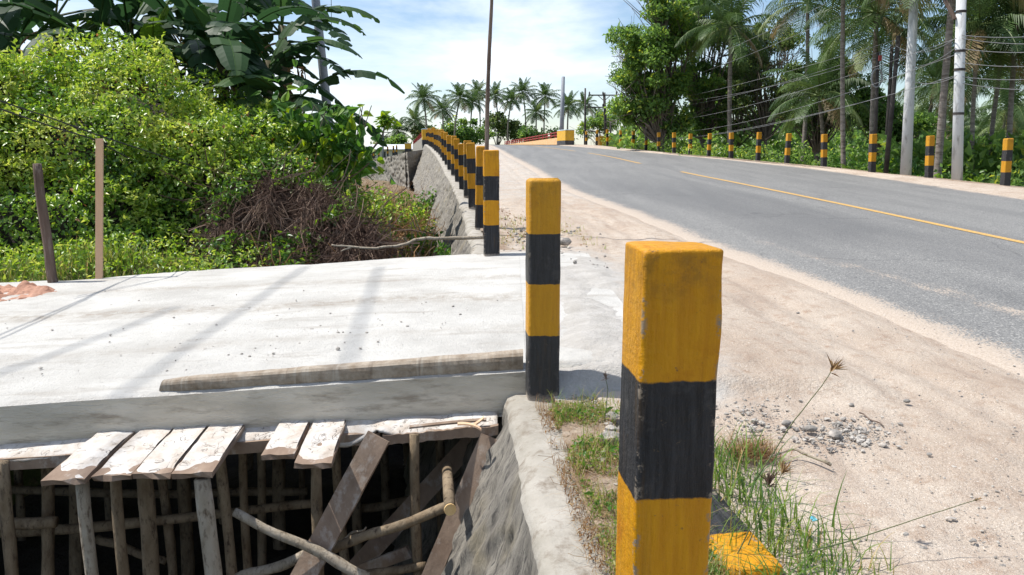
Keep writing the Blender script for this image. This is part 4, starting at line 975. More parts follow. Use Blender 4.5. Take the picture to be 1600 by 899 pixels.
# long grass right of the closest post
n = 620; qx = rng.normal(0, 1, n); qy = rng.uniform(0, 1, n)
Yb = 1.95 + qy * 1.15; Xb = 0.80 + 0.03 * (3 - Yb) + qx * 0.085 + 0.03 * np.sin(Yb * 9)
b = np.column_stack([Xb, Yb, ZS(Xb, Yb) + 0.01]); blades('grass', b, 0.04 + 0.18 * rng.random(n) ** 1.5, rng.uniform(0.003, 0.009, n), 'grass', 1.3, rnd=np.clip(rng.normal(0.28, 0.28, n), 0, 1))
n = 500; Yb = rng.uniform(1.75, 2.35, n); Xb = rng.uniform(0.42, 1.1, n); b = np.column_stack([Xb, Yb, ZS(Xb, Yb)]); blades('grass', b, rng.uniform(0.04, 0.14, n), rng.uniform(0.0025, 0.005, n), 'grass', 0.9)
n = 260; Yb = rng.normal(3.02, 0.05, n); Xb = rng.normal(0.90, 0.06, n); b = np.column_stack([Xb, Yb, ZS(Xb, Yb) + .01]); blades('grass', b, rng.uniform(0.03, 0.09, n), rng.uniform(0.002, 0.003, n), 'drylitter', 1.5)
n = 420; Yb = rng.normal(2.98, 0.035, n); Xb = rng.normal(0.955, 0.045, n); b = np.column_stack([Xb, Yb, ZS(Xb, Yb) + 0.015]); o = blades('straw_clump', b, rng.uniform(0.05, 0.11, n), rng.uniform(0.0015, 0.003, n), 'drylitter', 2.0, kind=None); tag(o, 'small clump of tangled dry straw on the sand right of the closest post', 'straw')
# seed stalks
def stalk(P_, label, headlen=0.05, n=60, mat='dry'):
    e = empty('grass_stalk', (0, 0, 0)); tag(e, label, 'grass stalk', 'grass seed stalks by the closest post')
    part_stick(e, 'stem', P_, 0.0022, 0.0011, 'stemgreen', 14, 0.0008, 5)
    tip = np.array(P_[-1]); d = tip - np.array(P_[-2]); d /= np.linalg.norm(d)
    D = d + rng.normal(size=(n, 3)) * 0.42; b_ = np.repeat(tip[None, :], n, 0) - d * rng.uniform(0, 0.02, (n, 1))
    leaves('seed_head', b_, D, rdir(n), rng.uniform(headlen * 0.5, headlen, n), np.full(n, 0.0025), rng.uniform(0.4, 1, n), M[mat], parent=e)
stalk([W(1180, 752, 2.35), W(1235, 665, 2.35), W(1283, 605, 2.35), W(1302, 575, 2.35)], 'tall dry seed stalk leaning right above the sand, right of the closest post', 0.055, 30, 'drylitter')
stalk([W(1150, 870, 2.2), W(1190, 790, 2.2), W(1202, 752, 2.2)], 'short stalk with a dark purple brush head beside the closest post', 0.05, 40)
stalk([W(1165, 860, 2.25), W(1200, 780, 2.25), W(1225, 735, 2.25)], 'short stalk with a tan brush head beside the closest post', 0.045, 40, 'drylitter')
stalk([W(1230, 870, 2.1), W(1330, 845, 2.15), W(1420, 815, 2.2), W(1530, 780, 2.25)], 'long low stalk stretching right over the sand at the bottom edge', 0.02, 12, 'drylitter')
stalk([W(945, 660, 3.3), W(950, 610, 3.3), W(946, 588, 3.3)], 'thin dark seed spike rising left of the closest post', 0.03, 20)
# weeds behind post 3 and by the wall
b = cap_pts(1500, 0.1, 1.3, 8.3, 11.5, 0.02); blades('grass', b, rng.uniform(0.03, 0.10, len(b)), rng.uniform(0.004, 0.008, len(b)), 'grass', 1.0, rnd=rng.uniform(0.5, 1, len(b)))
b = cap_pts(900, 0.1, 1.2, 8.3, 13, 0.06); b[:, 2] += 0.01
o = leaves('leaf_litter', b, rdir(len(b), 0.0), rdir(len(b), 2.5), rng.uniform(0.02, 0.06, len(b)), rng.uniform(0.012, 0.03, len(b)), rng.random(len(b)), M['drylitter']); o['kind'] = 'stuff'
# grass strip at the back left of the slab
n = 26000; Xb = rng.uniform(-9.5, -2.6, n); Yb = rng.uniform(7.35, 9.6, n); k = Yb > yback(Xb) - 0.05 + 0.25 * fbm(Xb * 1.5, Xb * 0, 0, 4, 12) ; Xb, Yb = Xb[k], Yb[k]
k = Xb < bank_x(Yb) + 0.25; Xb, Yb = Xb[k], Yb[k]; n = len(Xb)
b = np.column_stack([Xb, Yb, np.maximum(G(Xb, Yb), 0.15) - 0.02]); tall = np.clip(fbm(Xb * 1.4, Yb * 1.4, 0, 3, 4) * 2 + 0.6, 0.2, 1.3)
blades('grass', b, rng.uniform(0.07, 0.34, n) * tall, rng.uniform(0.006, 0.014, n), 'grass', 0.8, 3)
n = 7000; Xb = rng.uniform(-9.5, -2.8, n); Yb = rng.uniform(7.9, 9.8, n); b = np.column_stack([Xb, Yb, np.maximum(G(Xb, Yb), 0.15) + rng.uniform(0, 0.3, n)])
o = leaves('weed_leaves', b, rdir(n, 0.4), rdir(n, 1.2), rng.uniform(0.03, 0.08, n), rng.uniform(0.02, 0.04, n), np.clip(rng.normal(0.6, 0.25, n), 0, 0.96), M['leaf_bush']); o['kind'] = 'stuff'

# ------------------------------------------------------------------ the big bush on the left bank
blobs = [((-5.8, 11.6, 1.1), (2.6, 1.9, 1.95)), ((-8.4, 11.6, 1.2), (2.6, 2.0, 1.8)), ((-4.1, 11.4, 0.95), (1.7, 1.6, 1.25)), ((-3.15, 11.1, 0.62), (1.05, 1.3, 0.98)), ((-2.55, 11.0, 0.50), (0.62, 0.95, 0.60)), ((-6.6, 10.2, 0.5), (3.0, 1.0, 0.95)), ((-7.0, 11.2, 2.0), (1.3, 1.2, 0.85)), ((-11, 11.5, 1.2), (2.2, 2, 1.7))]
X, Y = np.meshgrid(np.linspace(-13, -1.9, 110), np.linspace(8.6, 14, 60), indexing='ij')
Zm = np.full(X.shape, -0.2)
for (c, r) in blobs:
    q = 1 - ((X - c[0]) / (r[0] * 0.74)) ** 2 - ((Y - c[1]) / (r[1] * 0.74)) ** 2
    Zm = np.maximum(Zm, np.where(q > 0, c[2] + r[2] * 0.62 * np.sqrt(np.clip(q, 0, 1)), -0.2))
Zm = np.where(X > -2.9, Zm * 1.0, Zm)
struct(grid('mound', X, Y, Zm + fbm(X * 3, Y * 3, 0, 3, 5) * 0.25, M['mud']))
PP = []; NN = []; RN = []
for bi, (c, r) in enumerate(blobs):
    n = int(13500 * (r[0] * r[2] + r[0] * r[1] + r[1] * r[2]) / 3.2)
    d = rng.normal(size=(n, 3)); d /= np.linalg.norm(d, axis=1, keepdims=True)
    d[:, 1] = np.where((d[:, 1] > 0.35) & (rng.random(n) < 0.8), -d[:, 1], d[:, 1])
    rad = 1 + 0.9 * fbm(d[:, 0] * 2.6 + bi * 7, d[:, 1] * 2.6, d[:, 2] * 2.6, 4, 60) * 0.80 - rng.random(n) ** 2 * 0.22
    p = np.array(c) + d * np.array(r) * rad[:, None]
    PP.append(p); NN.append(d); RN.append(np.full(n, 0.0))
PP = np.concatenate(PP); NN = np.concatenate(NN)
cl = fbm(PP[:, 0] * 2.2, PP[:, 1] * 2.2, PP[:, 2] * 2.2, 3, 19)
fine = fbm(PP[:, 0] * 7, PP[:, 1] * 7, PP[:, 2] * 7, 2, 29)
keep = (fine > -0.10) & (PP[:, 2] > 0.1) & ~((PP[:, 0] > -3.8 + 0.5 * cl) & (PP[:, 2] < 1.12 - 0.30 * np.clip(PP[:, 0] + 3.3, 0, 2) + 0.8 * cl)) 
PP, NN, cl = PP[keep], NN[keep], cl[keep]; n = len(PP)
bush = empty('shrub_thicket', (-6, 11, 0)); tag(bush, 'huge sunlit thicket of small bright leaves covering the left bank', 'shrub')
up = NN + rng.normal(size=(n, 3)) * 0.55 + np.array([0, 0, 0.5])
dd = rng.normal(size=(n, 3)) + NN * 0.9 + np.array([0, 0, -0.2])
rnd = np.clip(0.46 + cl * 1.5 + rng.normal(0, 0.17, n) + 0.22 * np.clip(NN[:, 2], 0, 1), 0.0, 0.97); rnd = np.where(rng.random(n) < 0.006, 1.0, rnd)  # random leaf tone, plus sunlight painted in as lighter upward-facing leaves
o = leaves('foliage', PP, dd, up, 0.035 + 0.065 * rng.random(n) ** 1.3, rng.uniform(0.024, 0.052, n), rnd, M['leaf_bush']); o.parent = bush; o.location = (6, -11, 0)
# sprigs reaching out of the surface
mb = MB(); SP = []; SD = []
for i in rng.choice(n, 1100, replace=False):
    if PP[i, 2] < 0.5: continue
    d = NN[i] * 0.6 + rng.normal(size=3) * 0.4 + np.array([0, 0, 0.7]); d /= np.linalg.norm(d); ln = random.uniform(0.12, 0.30) + 0.25 * random.random() ** 4
    pts = [PP[i] + d * ln * s + np.array([0, 0, -0.08 * s * s]) for s in (0, 0.33, 0.66, 1)]
    mb.tube(pts, [0.004, 0.003, 0.002, 0.001], 3, cap=False)
    for s in np.linspace(0.1, 1, 9):
        SP.append(PP[i] + d * ln * s + np.array([0, 0, -0.08 * s * s])); SD.append(rng.normal(size=3) * 0.9 + d)
o = mb.build('twigs', M['dry'], bush); o['kind'] = 'stuff'; o.location = (6, -11, 0)
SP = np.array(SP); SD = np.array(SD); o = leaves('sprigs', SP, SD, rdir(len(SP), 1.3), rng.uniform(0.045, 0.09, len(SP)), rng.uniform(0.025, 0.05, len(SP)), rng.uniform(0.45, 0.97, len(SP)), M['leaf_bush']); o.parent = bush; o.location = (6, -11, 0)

# dry brush hanging below the bush
def tangle(name, P0, n, ln, spread, mat, down=-0.5, r=0.0025, rndlo=0, rndhi=1):
    V = []; Fq = []; at = []
    mb = MB()
    for i in range(n):
        p = np.array(P0(i)); d = rng.normal(size=3) * spread + np.array([0.1, -0.15, down]); d /= np.linalg.norm(d)
        L = ln * random.uniform(0.4, 1.2); w_ = r * random.uniform(0.6, 1.8); sd = np.cross(d, (0.3, 1, 0.2)); sd /= np.linalg.norm(sd) + 1e-9
        pts = [p]; 
        for k in range(4):
            d = d + rng.normal(size=3) * 0.28; d /= np.linalg.norm(d); pts.append(pts[-1] + d * L / 4)
        V_ = []
        for k, q in enumerate(pts): V_ += [q - sd * w_, q + sd * w_]
        mb.add(V_, [(2 * k, 2 * k + 1, 2 * k + 3, 2 * k + 2) for k in range(4)], 0, random.uniform(rndlo, rndhi))
    o = mb.build(name, M[mat]); o['kind'] = 'stuff'; return o
def brushpt(i):
    px = random.uniform(335, 585); lo = 272 + max(0, (px - 450)) * 0.62 + 14 * math.sin(px * 0.06); py = lo + (425 - lo) * random.random() ** 1.05
    return W(px, py, 9.25 + 1.0 * (425 - py) / 150 + 0.5 * (float(vnoise(px / 30, py / 30, 0, 5)) - 0.5) + random.uniform(-0.15, 0.15))
tangle('dry_brush', brushpt, 15000, 0.50, 0.36, 'dry', -0.95, 0.0022)
tangle('dry_brush', brushpt, 700, 0.75, 0.5, 'dry', -0.2, 0.0045, 0.3, 1)
BP = np.array([brushpt(i) for i in range(5200)]); kk = fbm(BP[:, 0] * 2.4, BP[:, 2] * 2.4, 0, 3, 44)
B1 = BP[kk < 0.02]; n1 = len(B1)
leaves('dead_leaves', B1, rdir(n1, -0.6), rdir(n1, 0.4), rng.uniform(0.03, 0.07, n1), rng.uniform(0.015, 0.035, n1), rng.random(n1) * 0.8, M['dry'])['kind'] = 'stuff'
B2 = BP[(kk > 0.13) | (BP[:, 0] < -3.35 + 0.9 * (BP[:, 2] - 0.9))]; B2 = B2[rng.random(len(B2)) < 0.7]; B2 = np.concatenate([B2, B2 + rng.normal(0, 0.05, B2.shape)]); B2[:, 1] -= 0.12; n2 = len(B2)
leaves('creeper_leaves', B2, rdir(n2, -0.5), rdir(n2, 0.6) + np.array([0, -0.4, 0.2]), rng.uniform(0.05, 0.09, n2), rng.uniform(0.03, 0.055, n2), np.clip(rng.normal(0.25, 0.2, n2), 0, 0.9), M['leaf_bush'])['kind'] = 'stuff'

# bank under the dry brush
X, Y = np.meshgrid(np.linspace(-4.6, -1.1, 50), np.linspace(8.6, 13, 50), indexing='ij')
sl = np.clip((Y - 8.7) / 2.3, 0, 1) * 1.0; dome = np.clip(1 - ((X + 3.4) / 2.2) ** 2, 0, 1)
Zb = -1.2 + 1.75 * dome ** 0.7 * (0.25 + 0.75 * sl) 
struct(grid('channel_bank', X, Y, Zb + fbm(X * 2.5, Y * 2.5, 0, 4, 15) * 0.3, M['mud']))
# channel scrub between bank and wall: litter, stems and green weeds
def ditch_pt():
    Y = 9.0 + 20 * random.random() ** 1.6; 
    x1 = float(LX(Y)) - 0.75; x0 = -1.2 - 0.16 * Y + 0.2; t_ = random.random(); return x0 + (x1 - x0) * t_, Y, t_
ditch_z = lambda Y: np.interp(Y, [8, 12, 20, 30, 55], [-0.35, -0.3, -0.25, -0.3, -0.6])
X, Y = np.meshgrid(np.linspace(0, 1, 30), np.concatenate([np.linspace(8.2, 30, 70), np.linspace(31, 56, 20)]), indexing='ij')
xa = -1.2 - 0.17 * Y; xb = LX(Y) - 0.35; XX = xa + (xb - xa) * X
ZZ = ditch_z(Y) - 0.15 + 0.6 * (1 - X) * np.clip(Y / 25, 0.3, 1) - 0.15 * X + fbm(XX * 1.5, Y * 1.5, 0, 4, 25) * 0.35
M['dryground'] = rough_mat('dry litter ground', (0.16, 0.115, 0.07), (0.27, 0.20, 0.13), 5, 0.95, 0.9, 18, 0.05, (1, 1, 1), (0.09, 0.085, 0.035), 4)
struct(grid('channel_slope', XX, Y, ZZ, M['dryground']))
def ditch_surf(x, Y):
    xa = -1.2 - 0.17 * Y; xb = LX(Y) - 0.35; X_ = (x - xa) / (xb - xa)
    return ditch_z(Y) - 0.15 + 0.6 * (1 - X_) * np.clip(Y / 25, 0.3, 1) - 0.15 * X_ + fbm(x * 1.5, Y * 1.5, 0, 4, 25) * 0.35
n = 9000; Yd = 8.4 + 22 * rng.random(n) ** 1.5; td = rng.random(n); xa = -1.2 - 0.17 * Yd; xb = LX(Yd) - 0.4; Xd = xa + (xb - xa) * td; Zd = ditch_surf(Xd, Yd)
b = np.column_stack([Xd, Yd, Zd + rng.uniform(0, 0.12, n)])
o = leaves('leaf_litter', b, rdir(n), rdir(n, 1.2), rng.uniform(0.04, 0.11, n), rng.uniform(0.02, 0.05, n), rng.random(n), M['drylitter']); o['kind'] = 'stuff'
tangle('dry_brush', lambda i: (lambda k: (Xd[k], Yd[k], Zd[k] + random.uniform(0.0, 0.5)))(random.randrange(n)), 3200, 0.5, 0.8, 'drylitter', 0.1, 0.004)
# green weeds in the ditch: separate shrubs
def shrub(name, loc, rad, n, lsz, mat, label, group=None, rn=(0.5, 0.25), stems=8, fr=0.0):
    e = empty(name, loc); tag(e, label, 'shrub', group)
    nc = max(6, int(n / 60)); cc = rng.normal(size=(nc, 3)); cc /= np.linalg.norm(cc, axis=1, keepdims=True); cc *= rng.uniform(0.3, 0.9, (nc, 1)); cc[:, 2] = np.abs(cc[:, 2]) * 1.1 + 0.1
    cc *= np.array(rad)
    idx = rng.integers(0, nc, n); off = rdir(n) * (rng.random((n, 1)) ** 0.5) * min(rad) * 0.42
    P = cc[idx] + off; P[:, 2] = np.maximum(P[:, 2], -0.1)
    cv = rng.normal(0, 0.14, nc)[idx]
    (bigleaves if mat == 'leaf_vine' else leaves)('foliage', P, rdir(n) + off * 1.5 / min(rad) + np.array([0, 0, -0.15]), rdir(n, 1.4), rng.uniform(0.6, 1.3, n) * lsz, rng.uniform(0.35, 0.7, n) * lsz, np.clip(rng.normal(rn[0], rn[1], n) + cv, 0, 0.99), M[mat], parent=e)
    mb = MB()
    for k in range(min(stems, nc)):
        c = cc[k]; mb.tube([(0, 0, -0.4), tuple(c * 0.5 + rng.normal(size=3) * 0.05), tuple(c)], [0.03 * rad[2], 0.018 * rad[2], 0.006], 5, cap=False)
    mb.build('stems', M['treebark'], e)
    return e
def onditch(px, Y): 
    x = W(px, 300, Y)[0]; return (x, Y, float(ditch_surf(np.array(x), np.array(Y))))
shrub('ditch_weed', onditch(655, 14), (0.55, 0.5, 0.75), 700, 0.10, 'leaf_vine', 'bright green weed growing up against the wall in the ditch', 'weeds in the ditch', (0.7, 0.25))
shrub('ditch_weed', onditch(632, 11.5), (0.5, 0.4, 0.45), 600, 0.075, 'leaf_vine', 'low leafy weed in dry litter near the lying branch', 'weeds in the ditch', (0.75, 0.2))
shrub('ditch_weed', onditch(612, 19), (1.0, 0.8, 0.9), 1100, 0.12, 'leaf_bush', 'dull green scrub below the far stone wall', 'weeds in the ditch', (0.55, 0.2))
shrub('ditch_weed', onditch(570, 15), (0.9, 0.8, 1.0), 1500, 0.09, 'leaf_bush', 'green scrub at the right foot of the big thicket', 'weeds in the ditch', (0.5, 0.2))
shrub('ditch_weed', onditch(650, 24), (1.0, 0.9, 0.7), 900, 0.12, 'leaf_vine', 'far green weeds beside the shaded wing wall', 'weeds in the ditch', (0.5, 0.25))
shrub('ditch_weed', tuple(W(690, 392, 8.9) - (0, 0, 0.15)), (0.35, 0.25, 0.2), 260, 0.045, 'leaf_vine', 'small weed at the wall foot behind the slab', 'weeds in the ditch', (0.5, 0.25))
mb = MB()
for _ in range(14):
    px = random.uniform(600, 690); Y = random.uniform(10, 15); a_ = np.array(onditch(px, Y)); d = np.array([random.uniform(-0.4, 0.5), random.uniform(-.3, .3), random.uniform(0.5, 1.0)])
    mb.tube([a_, a_ + d * 0.5 + (0.05, 0, 0), a_ + d], [0.016, 0.012, 0.005], 6)
mb.build('dead_stems', M['palebark'])['kind'] = 'stuff'
# broad-leaved vine at the right shoulder of the thicket
vn = empty('climbing_vine', (-3.3, 11.5, 0.6)); tag(vn, 'vine with large heart shaped leaves on the right shoulder of the thicket', 'vine')
P = []; 
for _ in range(400):
    s = random.random(); px = 425 + 150 * s + random.gauss(0, 12); py = (185 + 60 * s if s < 0.9 else 240) + random.gauss(0, 26 - 10 * s)
    P.append(W(px, py, 11.1 + random.uniform(-0.3, 0.6)) - np.array([-3.3, 11.5, 0.6]))
for _ in range(100):
    px = random.gauss(545, 14); py = random.uniform(165, 300); P.append(W(px, py, 11.2 + random.uniform(-0.2, 0.4)) - np.array([-3.3, 11.5, 0.6]))
P = np.array(P); n = len(P)
bigleaves('foliage', P, rdir(n, -0.6), rdir(n, 0.5) + np.array([0, -0.8, 0.5]), rng.uniform(0.10, 0.19, n), rng.uniform(0.09, 0.17, n), rng.random(n), M['leaf_vine'], parent=vn)
mb = MB()
for _ in range(8):
    px = random.uniform(440, 560); mb.tube([W(px, 260, 11.3) - np.array([-3.3, 11.5, .6]), W(px + 15, 200, 11.2) - np.array([-3.3, 11.5, .6]), W(px + random.uniform(-20, 30), 165, 11.2) - np.array([-3.3, 11.5, .6])], 0.006, 4)
mb.build('stems', M['treebark'], vn)

# ------------------------------------------------------------------ banana plants
def banana_leaf(mb, base, az, el, L, wd, tone, droop=1.0, tear=0.5):
    d = np.array([math.cos(az) * math.cos(el), math.sin(az) * math.cos(el), math.sin(el)]); p = np.array(base, float); n = 26
    pts = [p]; 
    for i in range(n):
        d = d + np.array([0, 0, -0.055 * droop * (0.4 + i / n * 1.3)]); d /= np.linalg.norm(d); p = p + d * L / n; pts.append(p)
    pts = np.array(pts)
    mb.tube([tuple(q) for q in pts[::2]], list(np.linspace(0.022, 0.004, len(pts[::2]))), 5, cap=False, at=tone * 0.5 + 0.55)
    for side in (-1, 1):
        g = 0; ang = random.uniform(0.2, 0.5)
        i = 4; 
        while i < n:
            ln = random.randint(1, 5) if random.random() < tear else random.randint(4, 9)
            ang = random.uniform(0.05, 1.0) ; skew = random.uniform(-0.1, 0.15); tn = np.clip(tone + random.uniform(-0.10, 0.10), 0, 0.93)
            tn = min(tn, 0.95)
            j1 = min(n, i + ln)
            V = []; Fq = []
            for k, j in enumerate(range(i, j1 + 1)):
                t_ = pts[min(j + 1, n)] - pts[j - 1]; t_ /= np.linalg.norm(t_)
                h = np.cross(t_, (0, 0, 1)); h /= np.linalg.norm(h) + 1e-9; h *= side
                u_ = j / n; wv = wd * 0.5 * math.sin(math.pi * min(1, max(0, (u_ - 0.1) / 0.93))) ** 0.55
                base_ = pts[j]
                out1 = h * math.cos(ang * 0.5) + np.array([0, 0, -math.sin(ang * 0.5) + 0.25]) + t_ * 0.25
                out2 = h * math.cos(ang) + np.array([0, 0, -math.sin(ang)]) + t_ * (0.3 + skew)
                gap = -0.006 * (j == i) * 0
                m1 = base_ + out1 * wv * 0.5; m2 = m1 + out2 * wv * 0.55 * (random.uniform(0.82, 1.0)); pull = (0.022 if j == i else (-0.022 if j == j1 else 0)) * tear; m1 = m1 + t_ * pull * 0.5; m2 = m2 + t_ * pull * 1.6
                V += [base_, m1, m2]
            for k in range(len(V) // 3 - 1):
                a_ = k * 3; Fq += [(a_, a_ + 1, a_ + 4, a_ + 3), (a_ + 1, a_ + 2, a_ + 5, a_ + 4)]
            mb.add(V, Fq, 0, tn); i = j1
def banana(loc, h, nl, label, L=2.3, wd=0.46, mat='leaf_banana', azs=None, group='banana plants behind the thicket', elr=(5, 70)):
    e = empty('banana_plant', loc); tag(e, label, 'banana plant', group)
    mb = MB(); mb.tube([(0, 0, -0.3), (0.03, 0, h * 0.5), (0, 0.02, h)], [0.13, 0.11, 0.07], 10); mb.build('trunk', M['bananastem'], e, smooth=True)
    mb = MB()
    for i in range(nl):
        az = (azs[i] if azs else 2 * math.pi * i / nl + random.uniform(-0.3, 0.3)); banana_leaf(mb, (0, 0, h - 0.15 + random.uniform(-.1, .1)), az, R(random.uniform(*elr)), L * random.uniform(0.8, 1.1), wd * random.uniform(0.85, 1.1), random.uniform(0.15, 0.8), random.uniform(0.7, 1.25), 0.95)
    mb.build('leaves', M[mat], e)
    if h > 2:
        mb = MB()
        for i in range(5):
            banana_leaf(mb, (0, 0, h - 0.3), random.uniform(0, 6.28), R(random.uniform(-40, 10)), L * 0.55, wd * 0.25, random.uniform(0.1, 0.6), 3.0, 1.0)
        mb.build('dead_leaves', M['drylitter'], e)
    return e
def bz(px, py, Y): q = W(px, py, Y); return q
BZ = 0.1
for px, py, Y, nl, lab in [(415, 95, 13.2, 10, 'rightmost banana plant, its torn leaves reaching out against the sky'), (300, 70, 14.2, 9, 'tall banana plant in the middle of the group behind the thicket'), (200, 40, 13.8, 9, 'banana plant with long arching leaves left of the middle one'),
                           (85, 20, 14.5, 8, 'leftmost banana plant reaching the top left corner'), (455, 150, 12.6, 7, 'lower banana plant beside the grey pole with hanging torn leaves'), (360, 20, 15.5, 8, 'banana plant farthest back, filling the top above the others')]:
    q = W(px, py, Y); banana((q[0], Y, BZ), q[2] - BZ, nl, lab, L=(2.0 if px > 380 else 2.7), wd=0.58)
for px, py, Y, nl, lab in [(150, 60, 13.2, 9, 'banana plant with low drooping leaves just over the thicket'), (345, 90, 13.0, 9, 'banana plant whose dark leaves rest on the thicket top'), (250, 10, 16, 9, 'banana plant behind the middle ones, its leaves at the upper edge'),
                           (20, 50, 14, 9, 'banana plant at the left edge with dark hanging leaves'), (440, 40, 14.4, 9, 'banana plant with leaves crossing the grey pole'), (395, 140, 12.8, 8, 'low banana plant with shaded hanging leaves behind the thicket shoulder')]:
    q = W(px, py, Y); banana((q[0], Y, BZ), q[2] - BZ, nl, lab, L=1.75 if px > 380 else 2.4, wd=0.52)
q = W(238, 95, 13.0); banana((q[0], 13.0, BZ), q[2] - BZ, 5, 'young banana plant with brighter leaves among the others', 1.3, 0.4, 'leaf_light', elr=(50, 85))
# grey pole behind bananas
pl = W(517, 225, 16.0); stick('utility_pole', [np.array([W(521, 260, 16)[0], 16, -0.2]), pl, W(492, -10, 16.0), W(482, -120, 16)], 0.10, 0.08, 'polegrey', 'grey leaning utility pole behind the banana leaves', 'pole', 'utility poles', n=10, wob=0, seg=16)
stick('guy_wire', [W(518, 60, 15.5), W(517, -60, 15.5)], 0.006, 0.006, 'wire', 'thin vertical wire beside the grey pole behind the banana leaves', 'wire', n=3, wob=0, seg=5)

# ------------------------------------------------------------------ palms
def frond(mb, base, az, el, L, tone, nl=30, lw=0.035, ll=0.75, droop=1.0):
    d = np.array([math.cos(az) * math.cos(el), math.sin(az) * math.cos(el), math.sin(el)]); p = np.array(base, float); n = 14; pts = [p]; ds = [d]
    for i in range(n):
        d = d + np.array([0, 0, -0.11 * droop * (0.3 + 1.1 * i / n)]); d /= np.linalg.norm(d); p = p + d * L / n; pts.append(p); ds.append(d)
    pts = np.array(pts); ds = np.array(ds)
    mb.tube([tuple(q) for q in pts[::2]], list(np.linspace(0.035, 0.008, len(pts[::2]))), 4, cap=False, at=0.8)
    s = np.linspace(0.14, 1.0, nl)
    V = []; Fq = []
    for side in (-1, 1):
        for k, u_ in enumerate(s):
            x = u_ * n; j = min(int(x), n - 1); fr = x - j; b = pts[j] * (1 - fr) + pts[j + 1] * fr; t_ = ds[j]
            h = np.cross(t_, (0, 0, 1)); h /= np.linalg.norm(h) + 1e-9; h = h * side
            ln = ll * (math.sin(math.pi * min(0.97, 0.12 + u_ * 0.86)) ** 0.6) * random.uniform(0.85, 1.1)
            dr = random.uniform(0.5, 1.1)
            o1 = h * 0.85 + t_ * 0.45 + np.array([0, 0, 0.1 - dr * 0.3]); o2 = h * 0.55 + t_ * 0.4 + np.array([0, 0, -dr * 1.2])
            m1 = b + o1 * ln * 0.5; m2 = m1 + o2 * ln * 0.5
            w_ = t_ * lw
            i0 = len(V); V += [b - w_ * 0.5, b + w_ * 0.5, m1 + w_ * 0.5, m1 - w_ * 0.5, m2]
            Fq += [(i0, i0 + 1, i0 + 2, i0 + 3), (i0 + 3, i0 + 2, i0 + 4)]
    mb.add(V, Fq, 0, tone)
def crown_mesh(seed, nf, L, nl, lw, ll):
    random.seed(seed); mb = MB()
    for i in range(nf):
        az = i * 2.399 + random.uniform(-0.2, 0.2); k = i / (nf - 1); el = R(78 - 105 * k + random.uniform(-8, 8))
        tone = np.clip(random.gauss(0.45, 0.2), 0, 0.95) if k < 0.97 else 1.0
        frond(mb, (0.05 * math.cos(az), 0.05 * math.sin(az), 0), az, el, L * random.uniform(0.85, 1.08) * (0.8 + 0.2 * math.sin(math.pi * k)), tone, nl, lw, ll, 0.9 if k < 0.3 else 1.15)
    for i in range(6):
        a_ = random.uniform(0, 6.28); mb.tube([(0.12 * math.cos(a_), 0.12 * math.sin(a_), -0.12), (0.2 * math.cos(a_), 0.2 * math.sin(a_), -0.38)], [0.09, 0.06], 6, at=0.85)
    o = mb.build('crown', M['leaf_palm']); me = o.data; bpy.data.objects.remove(o); return me
near_crowns = [crown_mesh(101 + i, 22, 3.0, 32, 0.05, 0.85) for i in range(3)]
far_crowns = [crown_mesh(201 + i, 26, 4.3, 22, 0.12, 1.15) for i in range(3)]
random.seed(77)
def palm(px_b, px_t, py_t, Y, r, label, group, crowns, scale=1.0, z0=None, bend=0.0, Yt=None):
    Yt = Yt or Y
    zb = -0.9 if z0 is None else z0
    b = W(px_b, 280, Y); b = np.array([b[0], Y, zb]); t_ = W(px_t, py_t, Yt)
    e = empty('coconut_palm', b); tag(e, label, 'palm tree', group)
    pts = []; rad = []; d = t_ - b
    for i in range(12):
        s = i / 11; pts.append(d * s + np.array([math.sin(math.pi * s) * bend, 0, 0])); rad.append(r * (0.8 if Y > 60 else 0.66) * (1.25 - 0.35 * s) if i else r * 1.2)
    mb = MB(); mb.tube(pts, rad, 10, 0, 0.02); mb.build('trunk', M['trunk'], e, smooth=True)
    c = bpy.data.objects.new('crown', random.choice(crowns)); C.objects.link(c); c.parent = e; c.location = tuple(d); c.rotation_euler = (random.uniform(-.1, .1), random.uniform(-.1, .1), random.uniform(0, 6.28)); c.scale = (scale,) * 3
    return e
gf = 'distant coconut palms beyond the bridge'
far = [(662, 662, 160, 130, 1.0, 'tallest left palm of the distant row, left above the wall end'), (650, 648, 195, 150, 1.0, 'low distant palm at the left end of the row'), (692, 692, 178, 135, 0.9, 'low bushy distant palm between two taller ones'), (716, 719, 158, 140, 1.0, 'distant palm over the left post row'),
       (737, 738, 165, 160, 1.0, 'dense distant palm left of the bare pole'), (746, 747, 150, 170, 1.0, 'slim distant palm just left of the bare pole'), (772, 774, 155, 160, 1.0, 'distant palm directly right of the bare pole'), (798, 799, 162, 155, 0.95, 'distant palm right of the bare pole with drooping crown'),
       (815, 817, 149, 160, 1.05, 'highest distant palm above the road crest'), (838, 838, 182, 150, 0.95, 'short distant palm at the left of a tall pair'), (851, 852, 156, 160, 1.05, 'distant palm right of the short one above the railing'), (888, 888, 172, 140, 1.0, 'distant palm behind the bare distant post'), (914, 914, 170, 170, 1.0, 'distant palm behind the thin far pole'), (935, 936, 190, 190, 1.0, 'small distant palm behind the double armed pole'),
       (625, 622, 210, 150, 1.0, 'low distant palm at far left beside the small sapling')]
for a_ in far: palm(a_[0], a_[1], a_[2] - 5, a_[3], 0.17, a_[5], gf, far_crowns, a_[4] * 0.80, z0=-1.2, bend=random.uniform(-0.8, 0.8))
gn = 'coconut palms on the far side of the road'
